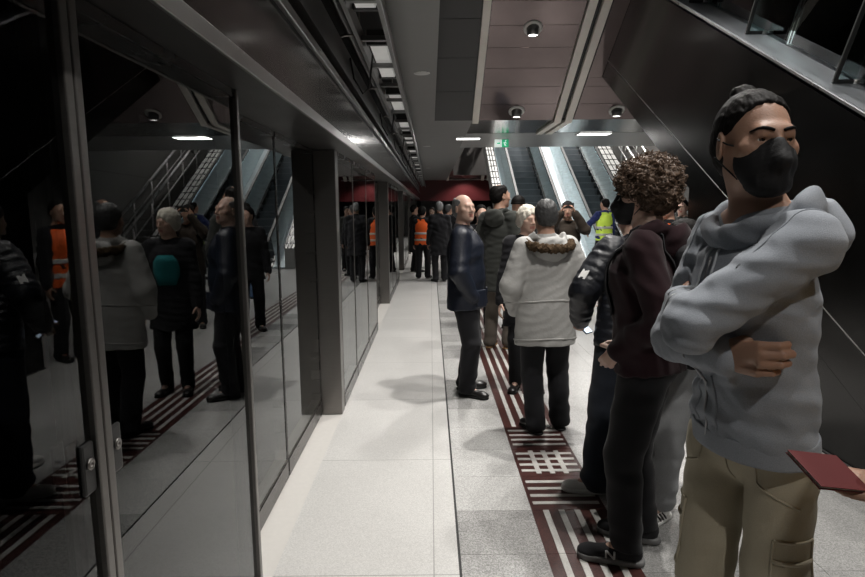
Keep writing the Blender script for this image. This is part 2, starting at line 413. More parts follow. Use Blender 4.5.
    def eyes(s, look=(0, 0), brow=None):
        for q in (1, -1):
            mb = MB(); r = .0132 * s.hs; n = 14; m = 9
            Rl = s.Rh @ rotz(-look[0]) @ rotx(look[1]); Rl = Rl @ rotx(-PI / 2)   # z axis -> forward
            vs = [Rl @ A(r * math.sin(PI * i / m) * math.cos(2 * PI * k / n), r * math.sin(PI * i / m) * math.sin(2 * PI * k / n), r * math.cos(PI * i / m)) for i in range(m + 1) for k in range(n)]
            for i in range(m):
                mb.add([], [], 0)
                for k in range(n):
                    mb.f.append([i * n + k, i * n + (k + 1) % n, (i + 1) * n + (k + 1) % n, (i + 1) * n + k]); mb.m.append(2 if i == 0 else 1 if i == 1 else 0); mb.sm.append(True)
            c = s.H(q * .0305, .0757, .0); mb.v = [tuple(v + c) for v in vs]
            mb.build('eye', [EYE_W, EYE_I, EYE_P], s.o)
            if brow:
                t_ = bvh(s.o); pts = snap(t_, [s.H(q * x, .2, z) for x, z in ((.010, .0185), (.018, .0215), (.026, .0235), (.034, .0245), (.041, .0235), (.049, .018))], lambda p: p - s.Rh @ A(0, 1, 0), .0012); mb = MB().tube(pts, [.003 * s.hs, .0038 * s.hs, .0042 * s.hs, .004 * s.hs, .0032 * s.hs, .0015 * s.hs], 6).build('eyebrow', brow, s.o)
        return s
    def hair(s, mat, kind='short', res=None, seed=1):
        S = SDF(); hs, R = s.hs, s.Rh; H = s.H
        def E(c, r, k=.02, op='u'): S.ell(H(*c), [q * hs for q in r], R, k * hs, op)
        def cut(p, n, k=.01): S.cut(H(*p), R @ nrm(n), k)
        if kind in ('short', 'balding', 'ring', 'bun', 'crop'):
            t = dict(short=.0065, balding=.005, ring=.006, bun=.0015, crop=.006)[kind]
            E((0, -.02, .034), (.076 + t, .099 + t, .09 + t)); E((0, -.055, -.015), (.066 + t, .052 + t, .07), .03)
            cut((0, .055, .075), (0, .8, -.45), .008)
            for q in (1, -1): S.ell(H(q * .08, .035, -.03), [.03 * hs, .055 * hs, .055 * hs], R, .008, 's')
            cut((0, -.05, -.07), (0, .25, -1), .01)
            if kind == 'ring': cut((0, .018, -.02), (0, .9, -.25), .012); S.ell(H(0, .03, .115), [.075 * hs, .115 * hs, .085 * hs], R, .012, 's')
            if kind == 'balding': S.ell(H(0, -.035, .125), [.05 * hs, .06 * hs, .022 * hs], R, .012, 's')
            if kind == 'bun':
                E((0, -.06, .122), (.03, .03, .022), .012)
        elif kind == 'woman':
            E((0, -.02, .036), (.092, .112, .1)); E((0, -.045, -.03), (.088, .075, .075), .04)
            S.ell(H(0, .1, -.035), [.064 * hs, .075 * hs, .085 * hs], R, .015, 's'); cut((0, 0, -.09), (0, 0, -1), .01)
        elif kind == 'curly':
            E((0, -.025, .05), (.12, .13, .105)); E((0, -.05, -.01), (.108, .09, .085), .04)
            S.ell(H(0, .115, -.035), [.068 * hs, .085 * hs, .085 * hs], R, .015, 's')
            for q in (1, -1): S.ell(H(q * .09, .035, -.045), [.036 * hs, .05 * hs, .05 * hs], R, .012, 's')
            cut((0, 0, -.1), (0, 0, -1), .02)
        elif kind == 'hat':
            E((0, -.018, .045), (.088, .11, .088)); cut((0, 0, .02), (0, -.12, -1), .005); S.torus(H(0, -.016, .026), R, .084 * hs, .012 * hs, .006, sx=1, sy=1.24)
        if kind == 'curly': S.wrinkle(.011 * hs, 70, seed)
        elif kind == 'woman': S.wrinkle(.004 * hs, 90, seed, (1, 1, .5))
        elif kind == 'bun': S.wrinkle(.0011 * hs, 210, seed, (1, .12, .35), None, R)
        elif kind != 'hat': S.wrinkle(.0024 * hs, 130, seed, (1, .6, .4), None, R)
        o = sobj('hat' if kind == 'hat' else 'hair', S, (res or s.res) * (.8 if kind != 'curly' else .9), mat, s.o); s.hair_o = o
        return s
    def mask(s, mat, res=None):
        S = SDF(); hs, R = s.hs, s.Rh; H = s.H
        S.ell(H(0, .042, -.052), [.067 * hs, .073 * hs, .064 * hs], R, .01); S.cone(H(0, .098, -.008), H(0, .119, -.05), .011 * hs, .012 * hs, .028 * hs); S.cone(H(0, .119, -.05), H(0, .098, -.1), .012 * hs, .011 * hs, .02 * hs)
        S.ell(H(0, .07, -.098), [.047 * hs, .045 * hs, .03 * hs], R, .02); S.cut(H(0, .035, -.05), R @ nrm((0, -1, -.25)), .004); S.cut(H(0, .06, .002), R @ nrm((0, -.35, 1)), .004)
        S.wrinkle(.0008, 120, 3)
        o = sobj('face_mask', S, (res or s.res) * .8, mat, s.o)
        for q in (1, -1):
            MB().tube([H(q * .052, .06, -.018), H(q * .074, .02, -.004), H(q * .083, -.012, .012)], .0022, 6).tube([H(q * .055, .04, -.085), H(q * .072, .01, -.055), H(q * .083, -.018, -.03)], .0022, 6).build('strap', mat, o)
        return s
    def glasses(s, mat):
        mb = MB(); H = s.H
        for q in (1, -1):
            mb.tube([H(q * (.034 + .026 * math.cos(a)), .104 - .012 * abs(math.cos(a)), -.002 + .02 * math.sin(a)) for a in np.linspace(0, 2 * PI, 17)], .0018, 5)
            mb.tube([H(q * .059, .092, .006), H(q * .077, .04, .01), H(q * .08, -.01, .008)], .0018, 5)
        mb.tube([H(-.009, .104, .002), H(0, .108, .005), H(.009, .104, .002)], .0018, 5)
        mb.build('glasses', mat, s.o); return s
    # -- garments
    def torso(s, S, hem, t, wide=1., flare=0., ring=None, yoke=.03):
        h, b, U = s.h, s.b * wide, s.up
        S.cone(U(0, 0, hem), U(0, 0, .70 * h), .099 * h * b + t + flare, .088 * h * b + t, .03, flat=(s.T @ A(0, 1, 0), .7), ring=ring)
        S.ell(U(0, .004 * h, .73 * h), (.09 * h * b + t, .066 * h * b + t, .085 * h + t), s.T, .04)
        S.cut(U(0, 0, hem), s.T @ A(0, 0, -1), .006)
        for q in (1, -1): S.cone(s.sh[q], U(0, -.012 * h, .826 * h), yoke * h + t * .6, .032 * h + t * .6, .03)
    def sleeves(s, S, t, up=.031, fo=.026, wr=.021, ring=None, ring2=None, k=.025, short=0., only=None):
        h, b = s.h, s.b ** .6
        for q in (1, -1):
            if only and q != only: continue
            e = s.wr[q] + nrm(s.el[q] - s.wr[q]) * short
            S.cone(s.sh[q], s.el[q], up * h * b + t, fo * h * b + t, k, ring=ring); S.cone(s.el[q], e, fo * h * b + t, wr * h * b + t * .7, .015, ring=ring2)
    def collar(s, S, t=.012, z=.842, r=.036, hz=2.2):
        S.torus(s.up(0, -.006 * s.h, z * s.h), s.T @ rotx(-.25), r * s.h, t, .012, hz=hz)
    def jacket(s, mat, hem=.47, t=.02, name='jacket', wr=(.004, 22), ring=None, sring=None, collar=True, res=None, flare=0, zipmat=None, extra=None, wide=1., seed=0, up=.031, fo=.026):
        S = SDF(); s.torso(S, hem * s.h, t, wide, flare, ring); s.sleeves(S, t, up, fo, ring=sring[0] if sring else None, ring2=sring[1] if sring else None)
        if collar: s.collar(S)
        if extra: extra(S)
        if wr: S.wrinkle(wr[0], wr[1], seed, (1, 1, 1.5))
        o = sobj(name, S, res or s.res, mat, s.o); s.jk = o
        if zipmat is not None:
            hh = s.h; y0 =   .7 * (.099 * hh * s.b * wide + t + flare)
            MB().tube([s.up(0,   .7 * (.099 * hh * s.b * wide + t) + .002, hem * hh + .01), s.up(0, .7 * (.093 * hh * s.b * wide + t) + .004, .62 * hh), s.up(0, .068 * hh * s.b * wide + t + .004, .73 * hh), s.up(0, .05 * hh * s.b * wide + t, .81 * hh)], .005, 6).build('zip', zipmat, o)
        return o
    def trousers(s, mat, t=.012, name='trousers', wr=(.0045, 22), cuff=0., res=None, top=.57, loose=1., hem=.03, extra=None, seed=5):
        S = SDF(); h, b = s.h, s.b
        S.ell(A(0, -.006, s.hip[1][2] + .01 * h), (.084 * h * b + t, .06 * h * b + t, .07 * h), None, .03)
        S.cone(A(0, 0, .53 * h), A(0, 0, .6 * h), .078 * h * b + t, .078 * h * b + t, .03, flat=((0, 1, 0), .7))
        for q in (1, -1):
            S.cone(s.hip[q], s.kn[q],   .046 * h * b + t * loose, .034 * h + t * loose, .02); S.cone(s.kn[q], s.an[q] - A(0, 0, .015), .034 * h + t * loose, .026 * h + t * loose + cuff, .015)
        if extra: extra(S)
        S.cut((0, 0, hem), (0, 0, -1), .004); S.cut((0, 0, top * h), (0, 0, 1), .004)
        if wr:
            kz = s.kn[1][2]
            S.wrinkle(wr[0], wr[1], seed, (1, 1, 1.2), lambda P: .35 + .65 * np.exp(-((P[:, 2] - .1) / .12) ** 2) + .4 * np.exp(-((P[:, 2] - kz) / .1) ** 2))
        s.tr = sobj(name, S, res or s.res, mat, s.o); return s.tr
    def shoes(s, mat, solemat, kind='dress', res=None, accent=None, lace=None, stripes=None, letter=None):
        k = s.h / 1.75; out = []
        for q in (1, -1):
            fx, fy, r = s.ft[q]; f = A(-math.sin(r), math.cos(r), 0); w = A(math.cos(r), math.sin(r), 0); o = A(s.an[q][0], s.an[q][1], 0)
            P = lambda a, b_, z: o + k * (w * a + f * b_ + A(0, 0, z)); R = np.stack([w, f, A(0, 0, 1)], 1)
            S = SDF(); S.ell(P(0, -.015, .055), (.038 * k, .055 * k, .055 * k), R, .02); S.cone(P(0, .0, .05), P(q * .006, .14, .034), .042 * k, .037 * k, .02, flat=((0, 0, 1), .8))
            S.ell(P(q * .008, .165, .03), (.044 * k, .05 * k, .03 * k), R, .02); S.cone(P(0, .0, .07), P(0, -.005, .1), .036 * k, .04 * k, .02)
            S.cut((0, 0, .022 * k), (0, 0, -1), .003); S.cut((0, 0, .105 * k), (0, 0, 1), .004)
            if kind == 'sneaker': S.wrinkle(.0012, 60, 3)
            sh = sobj('shoe', S, res or min(s.res, .008), mat, s.o)
            S = SDF(); ex = .006 if kind == 'sneaker' else .002; hz = .016 if kind == 'sneaker' else .012
            S.cone(P(0, -.035, hz), P(q * .008, .165, hz), (.04 + ex) * k, (.045 + ex) * k, .02, flat=((0, 0, 1), .9)); S.cut((0, 0, .03 * k if kind == 'sneaker' else .02 * k), (0, 0, 1), .003); S.cut((0, 0, .002), (0, 0, -1), .003)
            sobj('sole', S, res or min(s.res, .008), solemat, sh)
            if lace:
                mb = MB()
                for j in range(4): mb.tube([P(-.022, .06 + j * .022, .066 - j * .006), P(0, .062 + j * .022, .078 - j * .0075), P(.022, .06 + j * .022, .066 - j * .006)], .0035 * k, 6)
                mb.build('laces', lace, sh)
            if stripes:
                mb = MB()
                for e in (1, -1):
                    for j in range(3):
                        y = .03 + j * .026; mb.tube([P(e * .0475, y - .01, .03), P(e * .047, y + .002, .046), P(e * .036, y + .016, .068)], .0055 * k, 6)
                mb.build('stripe', stripes, sh)
            if letter:
                for e in (1, -1):
                    mb = MB(); pts = [(.0, .03), (.0, .062), (.035, .03), (.035, .062)]; X = lambda y, z: P(e * (.046 - max(0, z - .045) * .35), y + .05, z) if e > 0 else P(e * (.046 - max(0, z - .045) * .35), .085 - y, z)
                    for a, b_ in zip(pts[:-1], pts[1:]): mb.tube([X(*a), X(*b_)], .0045 * k, 6)
                    mb.build('emblem', letter, sh)
            out.append(sh)
        return out
# ------------------------------------------------------------ the place (camera at x=0 y=0 z=1.6 looking along +y)
XF, XR = -.71, -.865          # front and recessed planes of the screen doors
YE = 31.                      # far end of the platform
M_SS = steel('brushed_steel', (.21, .20, .19), .33, (2, 2, 50))
M_SSL = steel('bright_steel', (.62, .62, .61), .28, (30, 2, 2))
M_SSD = steel('dark_steel', (.075, .073, .072), .26, (3, 1, 3))
M_FAS = steel('polished_dark_panel', (.06, .058, .056), .15, (2, 1, 2), .05)
M_GREY = plain('grey_ceiling_metal', (.21, .21, .205), .45, .35, .5, .06, 3)
M_DGREY = plain('dark_ceiling_metal', (.04, .04, .04), .42, .3, .5, .08, 3)
M_BLK = plain('black_rubber', (.015, .015, .015), .6)
M_BLKM = plain('black_metal', (.018, .018, .018), .4, .2)
M_DARK = plain('near_black', (.03, .03, .03), .85)  # even matt near-black for beds, covers, tunnel ceiling and far wall
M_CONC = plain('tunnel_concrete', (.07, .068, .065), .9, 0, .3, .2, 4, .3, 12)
M_WHT = plain('white_enamel', (.62, .62, .6), .5, 0, .5, .06)
M_CREAM = plain('cream_metal', (.80, .76, .69), .38, .0, .5, .1, 6)
M_MAR = plain('maroon_panel', (.10, .018, .02), .28, 0, .6, .12, 2)
M_BUR = plain('burgundy_mirror', (.16, .125, .122), .11, .65, .6, .5, 1.4)  # strong noise in the colour paints patchy reflections into the panels
GL = glassmat('screen_glass', (.55, .57, .57), 1.5, .0)
GLC = glassmat('balustrade_glass', (.8, .9, .9), 1.5)

def terrazzo(name, col, lo, hi, scale=180, rough=.28, grid=None):
    m, nt, bs = newmat(name); v = coords(nt)
    vo = nd(nt, 'ShaderNodeTexVoronoi'); vo.inputs['Scale'].default_value = scale; lk(nt, v, vo.inputs['Vector'])
    n = nd(nt, 'ShaderNodeTexNoise'); n.inputs['Scale'].default_value = 2.2; n.inputs['Detail'].default_value = 5; lk(nt, v, n.inputs['Vector'])
    sp = nd(nt, 'ShaderNodeSeparateColor'); lk(nt, vo.outputs['Color'], sp.inputs['Color'])
    mr = nd(nt, 'ShaderNodeMapRange'); mr.inputs['To Min'].default_value = lo; mr.inputs['To Max'].default_value = hi; lk(nt, sp.outputs['Red'], mr.inputs['Value'])
    m2 = nd(nt, 'ShaderNodeMapRange'); m2.inputs['To Min'].default_value = .9; m2.inputs['To Max'].default_value = 1.08; lk(nt, n.outputs['Fac'], m2.inputs['Value'])
    mu = nd(nt, 'ShaderNodeMath', operation='MULTIPLY'); lk(nt, mr.outputs['Result'], mu.inputs[0]); lk(nt, m2.outputs['Result'], mu.inputs[1])
    mx = nd(nt, 'ShaderNodeMix', data_type='RGBA', blend_type='MULTIPLY'); mx.inputs['Factor'].default_value = 1; mx.inputs['A'].default_value = c4(col)
    lk(nt, mu.outputs['Value'], mx.inputs['B']); res = mx.outputs['Result']
    if grid:
        tw, th, tone = grid   # joint lines and a slab-to-slab tone
        br = nd(nt, 'ShaderNodeTexBrick'); br.offset = 0; br.inputs['Scale'].default_value = 1; br.inputs['Brick Width'].default_value = tw; br.inputs['Row Height'].default_value = th
        br.inputs['Mortar Size'].default_value = .003; br.inputs['Color1'].default_value = (1, 1, 1, 1); br.inputs['Color2'].default_value = (tone, tone, tone, 1); br.inputs['Mortar'].default_value = (.55, .55, .55, 1)
        lk(nt, v, br.inputs['Vector'])
        m3 = nd(nt, 'ShaderNodeMix', data_type='RGBA', blend_type='MULTIPLY'); m3.inputs['Factor'].default_value = 1
        lk(nt, res, m3.inputs['A']); lk(nt, br.outputs['Color'], m3.inputs['B']); res = m3.outputs['Result']
    lk(nt, res, bs.inputs['Base Color']); bs.inputs['Roughness'].default_value = rough
    MATS[name] = m; return m
T_WHT = terrazzo('white_terrazzo', (.66, .65, .63), .8, 1.06, 240, .3, (40, 1.2, .93))
T_GRY = terrazzo('grey_terrazzo', (.56, .555, .54), .62, 1.12, 230, .26)
T_GRD = terrazzo('darker_grey_terrazzo', (.40, .395, .385), .55, 1.2, 210, .26)
T_RGT = terrazzo('right_terrazzo', (.50, .495, .485), .55, 1.15, 220, .3, (.8, .8, .9))
T_KRB = plain('kerb_stone', (.62, .6, .57), .5, 0, .4, .06, 30)
T_MAR = terrazzo('maroon_tile', (.062, .022, .019), .6, 1.3, 160, .35)
T_STR = terrazzo('white_stripe', (.56, .55, .52), .85, 1.05, 200, .4)

# ---- floor
Y0 = -4.2
f = struct(MB().box((XF, Y0, -.2), (.112, YE + 9, 0)).build('floor', T_WHT), 'pale terrazzo floor along the glass platform doors')
MB().box((.112, Y0, -.2), (.124, YE + 9, -.006)).build('floor_joint', M_BLK, f)
mb = MB(); y = 2.55 - 17 * .4; i = 0; tone = {17: 1, 16: 1, 18: 0, 19: 0, 20: 0, 21: 2, 22: 1}
seq = random.Random(3)
while y < YE:
    t = tone.get(i, seq.choice([0, 0, 1])); mb.box((.124, y + .001, -.2), (.522, y + .399, 0), 1 if t == 1 else 0); y += .4; i += 1
MB().box((.124, Y0, -.2), (.522, YE + 9, -.003)).build('floor_bed', M_DARK, f)
mb.build('floor_tiles', [T_GRY, T_GRD], f)
MB().box((.922, 2.95, -.2), (1.72, YE + 9, 0)).box((1.722, 4.2, -.2), (14, YE + 9, 0)).build('floor_slab', T_RGT, f); MB().box((.922, Y0, -.2), (1.72, 2.948, 0)).box((1.722, Y0, -.2), (14, 4.198, 0)).build('floor_dark_slab', terrazzo('dark_slab_terrazzo', (.29, .288, .28), .55, 1.2, 210, .28, (.8, .8, .92)), f)
MB().box((-1.0, Y0, -.2), (XF, YE + 9, -.001)).build('floor_kerb', T_KRB, f)
# guidance strip of maroon tiles with white inlays: long bars, cross bars, a lattice, cross bars ...
base = MB(); bar = MB(); tx0, tx1 = .522, .922
y = 2.55 - 17 * .4
pat = {20: 'c', 19: 'g', 18: 'c'}
i = 0
while y < YE:
    k = i % 27; kind = 'c' if k in (18, 20) else 'g' if k == 19 else 'l'
    base.box((tx0 + .001, y + .0012, -.2), (tx1 - .001, y + .3988, 0))
    if kind == 'l':
        for j in range(4): xx = tx0 + .075 + j * .083; bar.box((xx - .0155, y + .002, -.01), (xx + .0155, y + .398, .0025))
    if kind in 'cg':
        for j in range(4): yy = y + .075 + j * .083; bar.box((tx0 + .02, yy - .0155, -.01), (tx1 - .02, yy + .0155, .0025))
    if kind == 'g':
        for j in range(3): xx = tx0 + .12 + j * .083; bar.box((xx - .0155, y + .03, -.01), (xx + .0155, y + .37, .0030))
    y += .4; i += 1
MB().box((tx0, Y0, -.2), (tx1, YE + 9, -.003)).build('floor_bed', M_DARK, f)
base.build('floor_guidance_tiles', T_MAR, f); bar.build('floor_guidance_bars', T_STR, f)

# ---- outer shell
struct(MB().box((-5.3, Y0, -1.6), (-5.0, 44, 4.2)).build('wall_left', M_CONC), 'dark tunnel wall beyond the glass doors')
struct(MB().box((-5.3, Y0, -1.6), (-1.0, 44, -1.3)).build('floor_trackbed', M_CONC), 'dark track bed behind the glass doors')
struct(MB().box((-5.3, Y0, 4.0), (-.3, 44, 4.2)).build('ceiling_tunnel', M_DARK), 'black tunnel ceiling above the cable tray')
struct(MB().box((-5.3, Y0 - .2, -1.6), (14, Y0, 9.2)).build('wall_back', plain('back_wall_grey', (.16, .155, .15), .6)), 'grey wall behind the viewer')
struct(MB().box((13.8, Y0, 0), (14, 44, 9.2)).build('wall_right', plain('side_wall_grey', (.2, .195, .19), .6)), 'grey side wall beyond the escalators')
struct(MB().box((-.3, Y0, 9.0), (14, 44, 9.2)).build('ceiling_high', plain('high_ceiling', (.12, .115, .115), .6)), 'high dark ceiling over the escalator void')
struct(MB().box((-5.3, 43.8, -1.6), (14, 44, 9.2)).build('wall_far', M_DARK), 'dark wall closing the far end of the hall')

# ---- low ceiling by the doors, beam over the far end of the void
ce = struct(MB().box((-.30, Y0, 3.0), (.075, 9.9, 3.12)).build('ceiling', M_GREY), 'grey metal ceiling strip along the platform doors')
MB().box((-.30, 9.906, 3.002), (.70, 14.25, 3.12)).build('ceiling_panel', M_GREY, ce)
MB().box((-.30, 14.256, 3.004), (.82, YE, 3.12)).build('ceiling_panel', M_GREY, ce)
bm_ = struct(MB().box((.70, 11.6, 3.0), (13.8, 14.25, 3.5)).build('trim_beam', plain('beam_metal', (.36, .36, .355), .33, .5, .5, .06, 2)), 'wide grey metal beam crossing the hall above the far escalators')
MB().box((.70, 9.9, 3.004), (13.8, 11.6, 3.4)).build('beam_panel', M_FAS, bm_)

# sloped burgundy soffit: three bays rising towards the viewer, cream strips between them
def slope_z(y): return 3.0 + .577 * (9.9 - y)
so = thing('sloped_soffit', 'glossy burgundy sloping soffit with cream strips, hanging over the queue', 'ceiling', (1.4, 9.9, 3.0)); so['kind'] = 'structure'
def slab(mb, x0, x1, ya, yb, th=.08, dz=0., mi=0):
    mb.prism([(ya, slope_z(ya) + dz), (yb, slope_z(yb) + dz), (yb, slope_z(yb) + th + dz), (ya, slope_z(ya) + th + dz)], 0, x0, x1, mi)
L = A(1.4, 9.9, 3.0)
def reloc(mb, L=L): mb.v = [tuple(A(*p) - L) for p in mb.v]; return mb
for k in range(9):
    ya = 9.9 - k * .34; mb = MB(); slab(mb, .80, 2.0, ya - .003, ya - .337); reloc(mb).build('panel', M_BUR, so)
mb = MB()
for k in range(3): slab(mb, 2.34, 4.6, 9.9 - k * .34 - .003, min(9.9 - k * .34, 9.9) - .337 if k < 2 else 9.06)
slab(mb, 2.34, 2.546, 9.055, 6.95)
reloc(mb).build('panel', M_BUR, so)
for k in range(5):
    mb = MB(); slab(mb, .08, .685, 9.9 - k * .6 - .003, 9.9 - k * .6 - .597); reloc(mb).build('dark_panel', M_DGREY, so)
mb = MB(); slab(mb, .69, .79, 9.92, 6.9, .1, -.035); reloc(mb).build('strip', M_CREAM, so)
for x0, x1 in ((2.02, 2.13), (2.20, 2.31)):
    mb = MB(); slab(mb, x0, x1, 9.92, 6.9, .1, -.04); mb.box((x0, 9.9, 2.965), (x1, 11.55, 3.03)); reloc(mb).build('strip', M_CREAM, so)
mb = MB(); slab(mb, 2.135, 2.195, 9.92, 6.9, .1, .02); reloc(mb).build('gap', M_BLK, so)
struct(MB().box((.0, Y0, 3.13), (.06, 6.85, 9.0)).build('wall_void', plain('void_wall', (.13, .125, .125), .5)), 'dark wall of the void above the platform ceiling')
struct(MB().box((.06, 6.5, 4.95), (4.6, 6.85, 9.0)).build('wall_void_far', M_MAR), 'maroon wall above the sloping soffit')
# its twin far down the platform
def slope2(y): return 3.0 + .577 * (YE - y)
s2 = thing('sloped_soffit', 'distant burgundy soffit with pale frames above the far maroon wall', 'ceiling', (1.9, YE, 3.0)); s2['kind'] = 'structure'
L2 = A(1.9, YE, 3.0)
def slab2(x0, x1, dz, name, m):
    mb = MB(); ya, yb = YE, YE - 9; mb.prism([(ya, slope2(ya) + dz), (yb, slope2(yb) + dz), (yb, slope2(yb) + .1 + dz), (ya, slope2(ya) + .1 + dz)], 0, x0, x1); reloc(mb, L2).build(name, m, s2)
slab2(.95, 2.75, 0, 'panel', M_BUR); slab2(.82, .95, -.03, 'strip', M_CREAM); slab2(2.6, 2.76, -.03, 'strip', M_CREAM); slab2(2.9, 3.06, -.03, 'strip', M_CREAM)
fw = struct(MB().box((-.9, YE, 1.95), (3.4, YE + .3, 3.3)).build('wall_maroon', M_MAR), 'maroon wall band over the dark passage at the far end')
MB().box((.3, YE - .05, 3.0), (3.2, YE, 3.05)).build('wall_trim', M_SSL, fw)
struct(MB().box((-.6, YE + 5, 0), (1.2, YE + 5.2, 3)).build('wall_passage', plain('passage_grey', (.2, .2, .2), .6)), 'grey wall inside the far passage')

# ---- platform screen doors
HT = 2.03
def panel(y0, y1, x, label, group=None, lock=False, cat='glass panel', sw=.013):
    t = thing('platform_screen_panel', label, cat, (x, (y0 + y1) / 2, 0), 0, group)
    cy = (y0 + y1) / 2; a, b = y0 - cy, y1 - cy; sw = .028 if lock else sw
    MB().box((-.016, a + sw, .115), (-.002, b - sw, HT - .03)).build('glass_pane', GL, t)
    for u, v in ((a + .001, a + sw), (b - sw, b - .001)): MB().box((-.03, u, .012), (.012 if lock else .002, v, HT - .002)).build('stile', M_SS if lock or x == XF else M_SSD, t, .003)
    MB().box((-.03, a + sw, .012), (.006, b - sw, .118)).build('bottom_rail', M_SSD, t, .003)
    MB().box((-.02, a + sw, .118), (.001, b - sw, .126)).build('glazing_bead', M_SS, t)
    MB().box((-.03, a + sw, HT - .03), (.004, b - sw, HT - .002)).build('top_rail', M_SSD, t)
    if lock:
        yy = (b - .052) if lock > 0 else (a + .052)
        e = MB().box((-.004, yy - .022, 1.02), (.006, yy + .022, 1.13)).build('lock_plate', M_BLKM, t, .006)
        MB().lathe([(.012, 0), (.013, .003), (.011, .005), (.004, .005), (.004, .003)], (.006, yy, 1.085), 16, 0, roty(PI / 2)).build('lock_cylinder', M_SS, e)
    return t
panel(-1.9, -.02, XF, 'near glass screen panel furthest behind the viewer beside the edge of view')
panel(-.018, 1.204, XF, 'glass emergency panel at the left edge, black lock on its far stile', None, 1)
panel(1.206, 2.23, XF, 'glass emergency panel reflecting the woman with teal shirt, black lock on its near stile', None, -1)
def bay(y0, k):
    """sliding pair y0..y0+2.2, post, then three fixed panels"""
    ym = y0 + 1.1; w = ['nearest the viewer', 'second along the platform', 'third along the platform', 'fourth along the platform', 'fifth along the platform', 'last before the far wall'][k]
    for a, b, q in ((y0 + .02, ym - .002, 'near leaf'), (ym + .002, y0 + 2.19, 'far leaf')):
        panel(a, b, XR, 'recessed sliding glass door, %s of the pair %s' % (q, w), None, False, 'sliding door')
    p = thing('door_post', 'brushed steel post beside the sliding door pair %s' % w, 'post', (XR, y0 + 2.2, 0))
    MB().box((-.02, .0, 0), (XF - XR + .004, .12, HT - .002)).build('cover', M_SS, p, .004)
    MB().box((-.03, .12, 0), (XF - XR - .006, .14, HT - .002)).build('gasket', M_BLK, p)
    ys = [y0 + 2.345, y0 + 3.2, y0 + 4.3, y0 + 5.38]
    for j in range(3):
        panel(ys[j] + .001, ys[j + 1] - .001, XF, 'fixed glass screen panel, number %s beyond the steel post %s' % (['one', 'two', 'three'][j], w))
for k in range(5): bay(2.25 + k * 5.4, k)
panel(29.26, YE - .02, XF, 'last narrow glass screen panel against the far maroon wall')

hd = thing('door_header', 'dark polished steel header running above all the platform doors', 'header', (-.6, 13, HT))
def hb(lo, hi, name, m, bevel=0, par=hd): return MB().box([lo[i] - (-.6, 13, HT)[i] for i in range(3)], [hi[i] - (-.6, 13, HT)[i] for i in range(3)]).build(name, m, par, bevel)
ya, yb = -2.2, YE - .02
hb((-1.0, ya, HT), (-.575, yb, HT + .02), 'soffit', steel('soffit_steel', (.075, .072, .07), .36, (2, 1, 2)))
hb((-.577, ya, HT - .004), (-.562, yb, HT + .045), 'lip', steel('lip_steel', (.3, .295, .285), .3, (2, 1, 2)), .003)
y = ya
while y < yb - .1:
    hb((-.60, y + .003, HT + .045), (-.575, min(y + 1.8, yb) - .003, 2.345), 'fascia_panel', M_FAS); y += 1.8
hb((-.60, ya, 2.345), (-.574, yb, 2.365), 'groove', M_BLK)
hb((-.62, ya, 2.365), (-.552, yb, 2.41), 'rail', steel('rail_steel', (.28, .28, .28), .3, (2, 1, 2)), .004)
hb((-1.0, ya, 2.40), (-.62, yb, 2.42), 'cover', M_DARK)
mb = MB()
for k in range(24):
    for dz in (2.39,):
        yy = .4 + k * 1.35; mb.lathe([(.008, 0), (.008, .006), (.003, .008)], (-.55 + .6, yy - 13, dz - HT), 8, 0, roty(PI / 2))
mb.build('bolts', M_SSL, hd)
# overhead services in the dark slot
tr = thing('cable_tray', 'dark steel ladder tray hung in the slot above the door header', 'cable tray', (-.355, 13, 2.68))
def tb(lo, hi, name, m, par=tr, o=(-.4, 13, 2.68)): return MB().box([lo[i] - o[i] for i in range(3)], [hi[i] - o[i] for i in range(3)]).build(name, m, par)
M_TRY = steel('tray_steel', (.2, .2, .2), .4, (2, 1, 2))
tb((-.50, -2, 2.64), (-.475, 30.8, 2.74), 'side_rail', M_TRY); tb((-.315, -2, 2.64), (-.29, 30.8, 2.74), 'side_rail', M_TRY)
for k in range(42): tb((-.475, -.4 + k * .72, 2.655), (-.315, -.36 + k * .72, 2.685), 'rung', M_TRY)
for k in range(18):
    yy = .6 + k * 1.75; mb = MB().tube([(0, 0, 0), (0, 0, .55)], .008, 6).tube([(-.19, 0, -.32), (-.19, 0, 0), (-.1, .02, .04), (0, 0, .04)], .008, 6); mb.v = [(p[0] - .108, p[1] + yy - 13, p[2] + .02) for p in mb.v]; mb.build('hanger', M_SS, tr)
BAT = plain('batten_white', (.75, .75, .73), .5); bs_ = BAT.node_tree.nodes['Principled BSDF']; bs_.inputs['Emission Color'].default_value = (1, .98, .94, 1); bs_.inputs['Emission Strength'].default_value = .16
for k in range(17):
    t = thing('batten_light', 'dim white tube batten in the slot above the cable tray', 'light fitting', (-.35, 1.2 + k * 1.75, 2.70), 0, 'white battens above the cable tray')
    mb = MB(); mb.prism([(-.055, .0), (-.07, .045), (-.035, .075), (.035, .075), (.07, .045), (.055, 0)], 1, -.5, .5); mb.build('diffuser', BAT, t)
    for q in (-1, 1): MB().cbox((0, q * .52, .04), (.15, .04, .1)).build('end_cap', M_BLKM, t, .006)
    MB().cbox((0, 0, .085), (.09, .98, .03)).build('spine', M_TRY, t)
for k, (x, z, r, m) in enumerate(((-.80, 2.62, .045, M_TRY), (-.72, 2.84, .03, M_DARK), (-.62, 2.95, .03, M_TRY), (-.92, 2.95, .06, M_DARK))):
    o = MB().tube([(0, -15, 0), (0, 17.5, 0)], r, 10).build('ceiling_pipe', m, None, 0, (x, 13, z))
    tag(o, ['grey pipe lowest above the door header', 'thin black pipe above the door header', 'thin grey pipe nearest the cable tray', 'thick black pipe highest above the door header'][k], 'pipe')
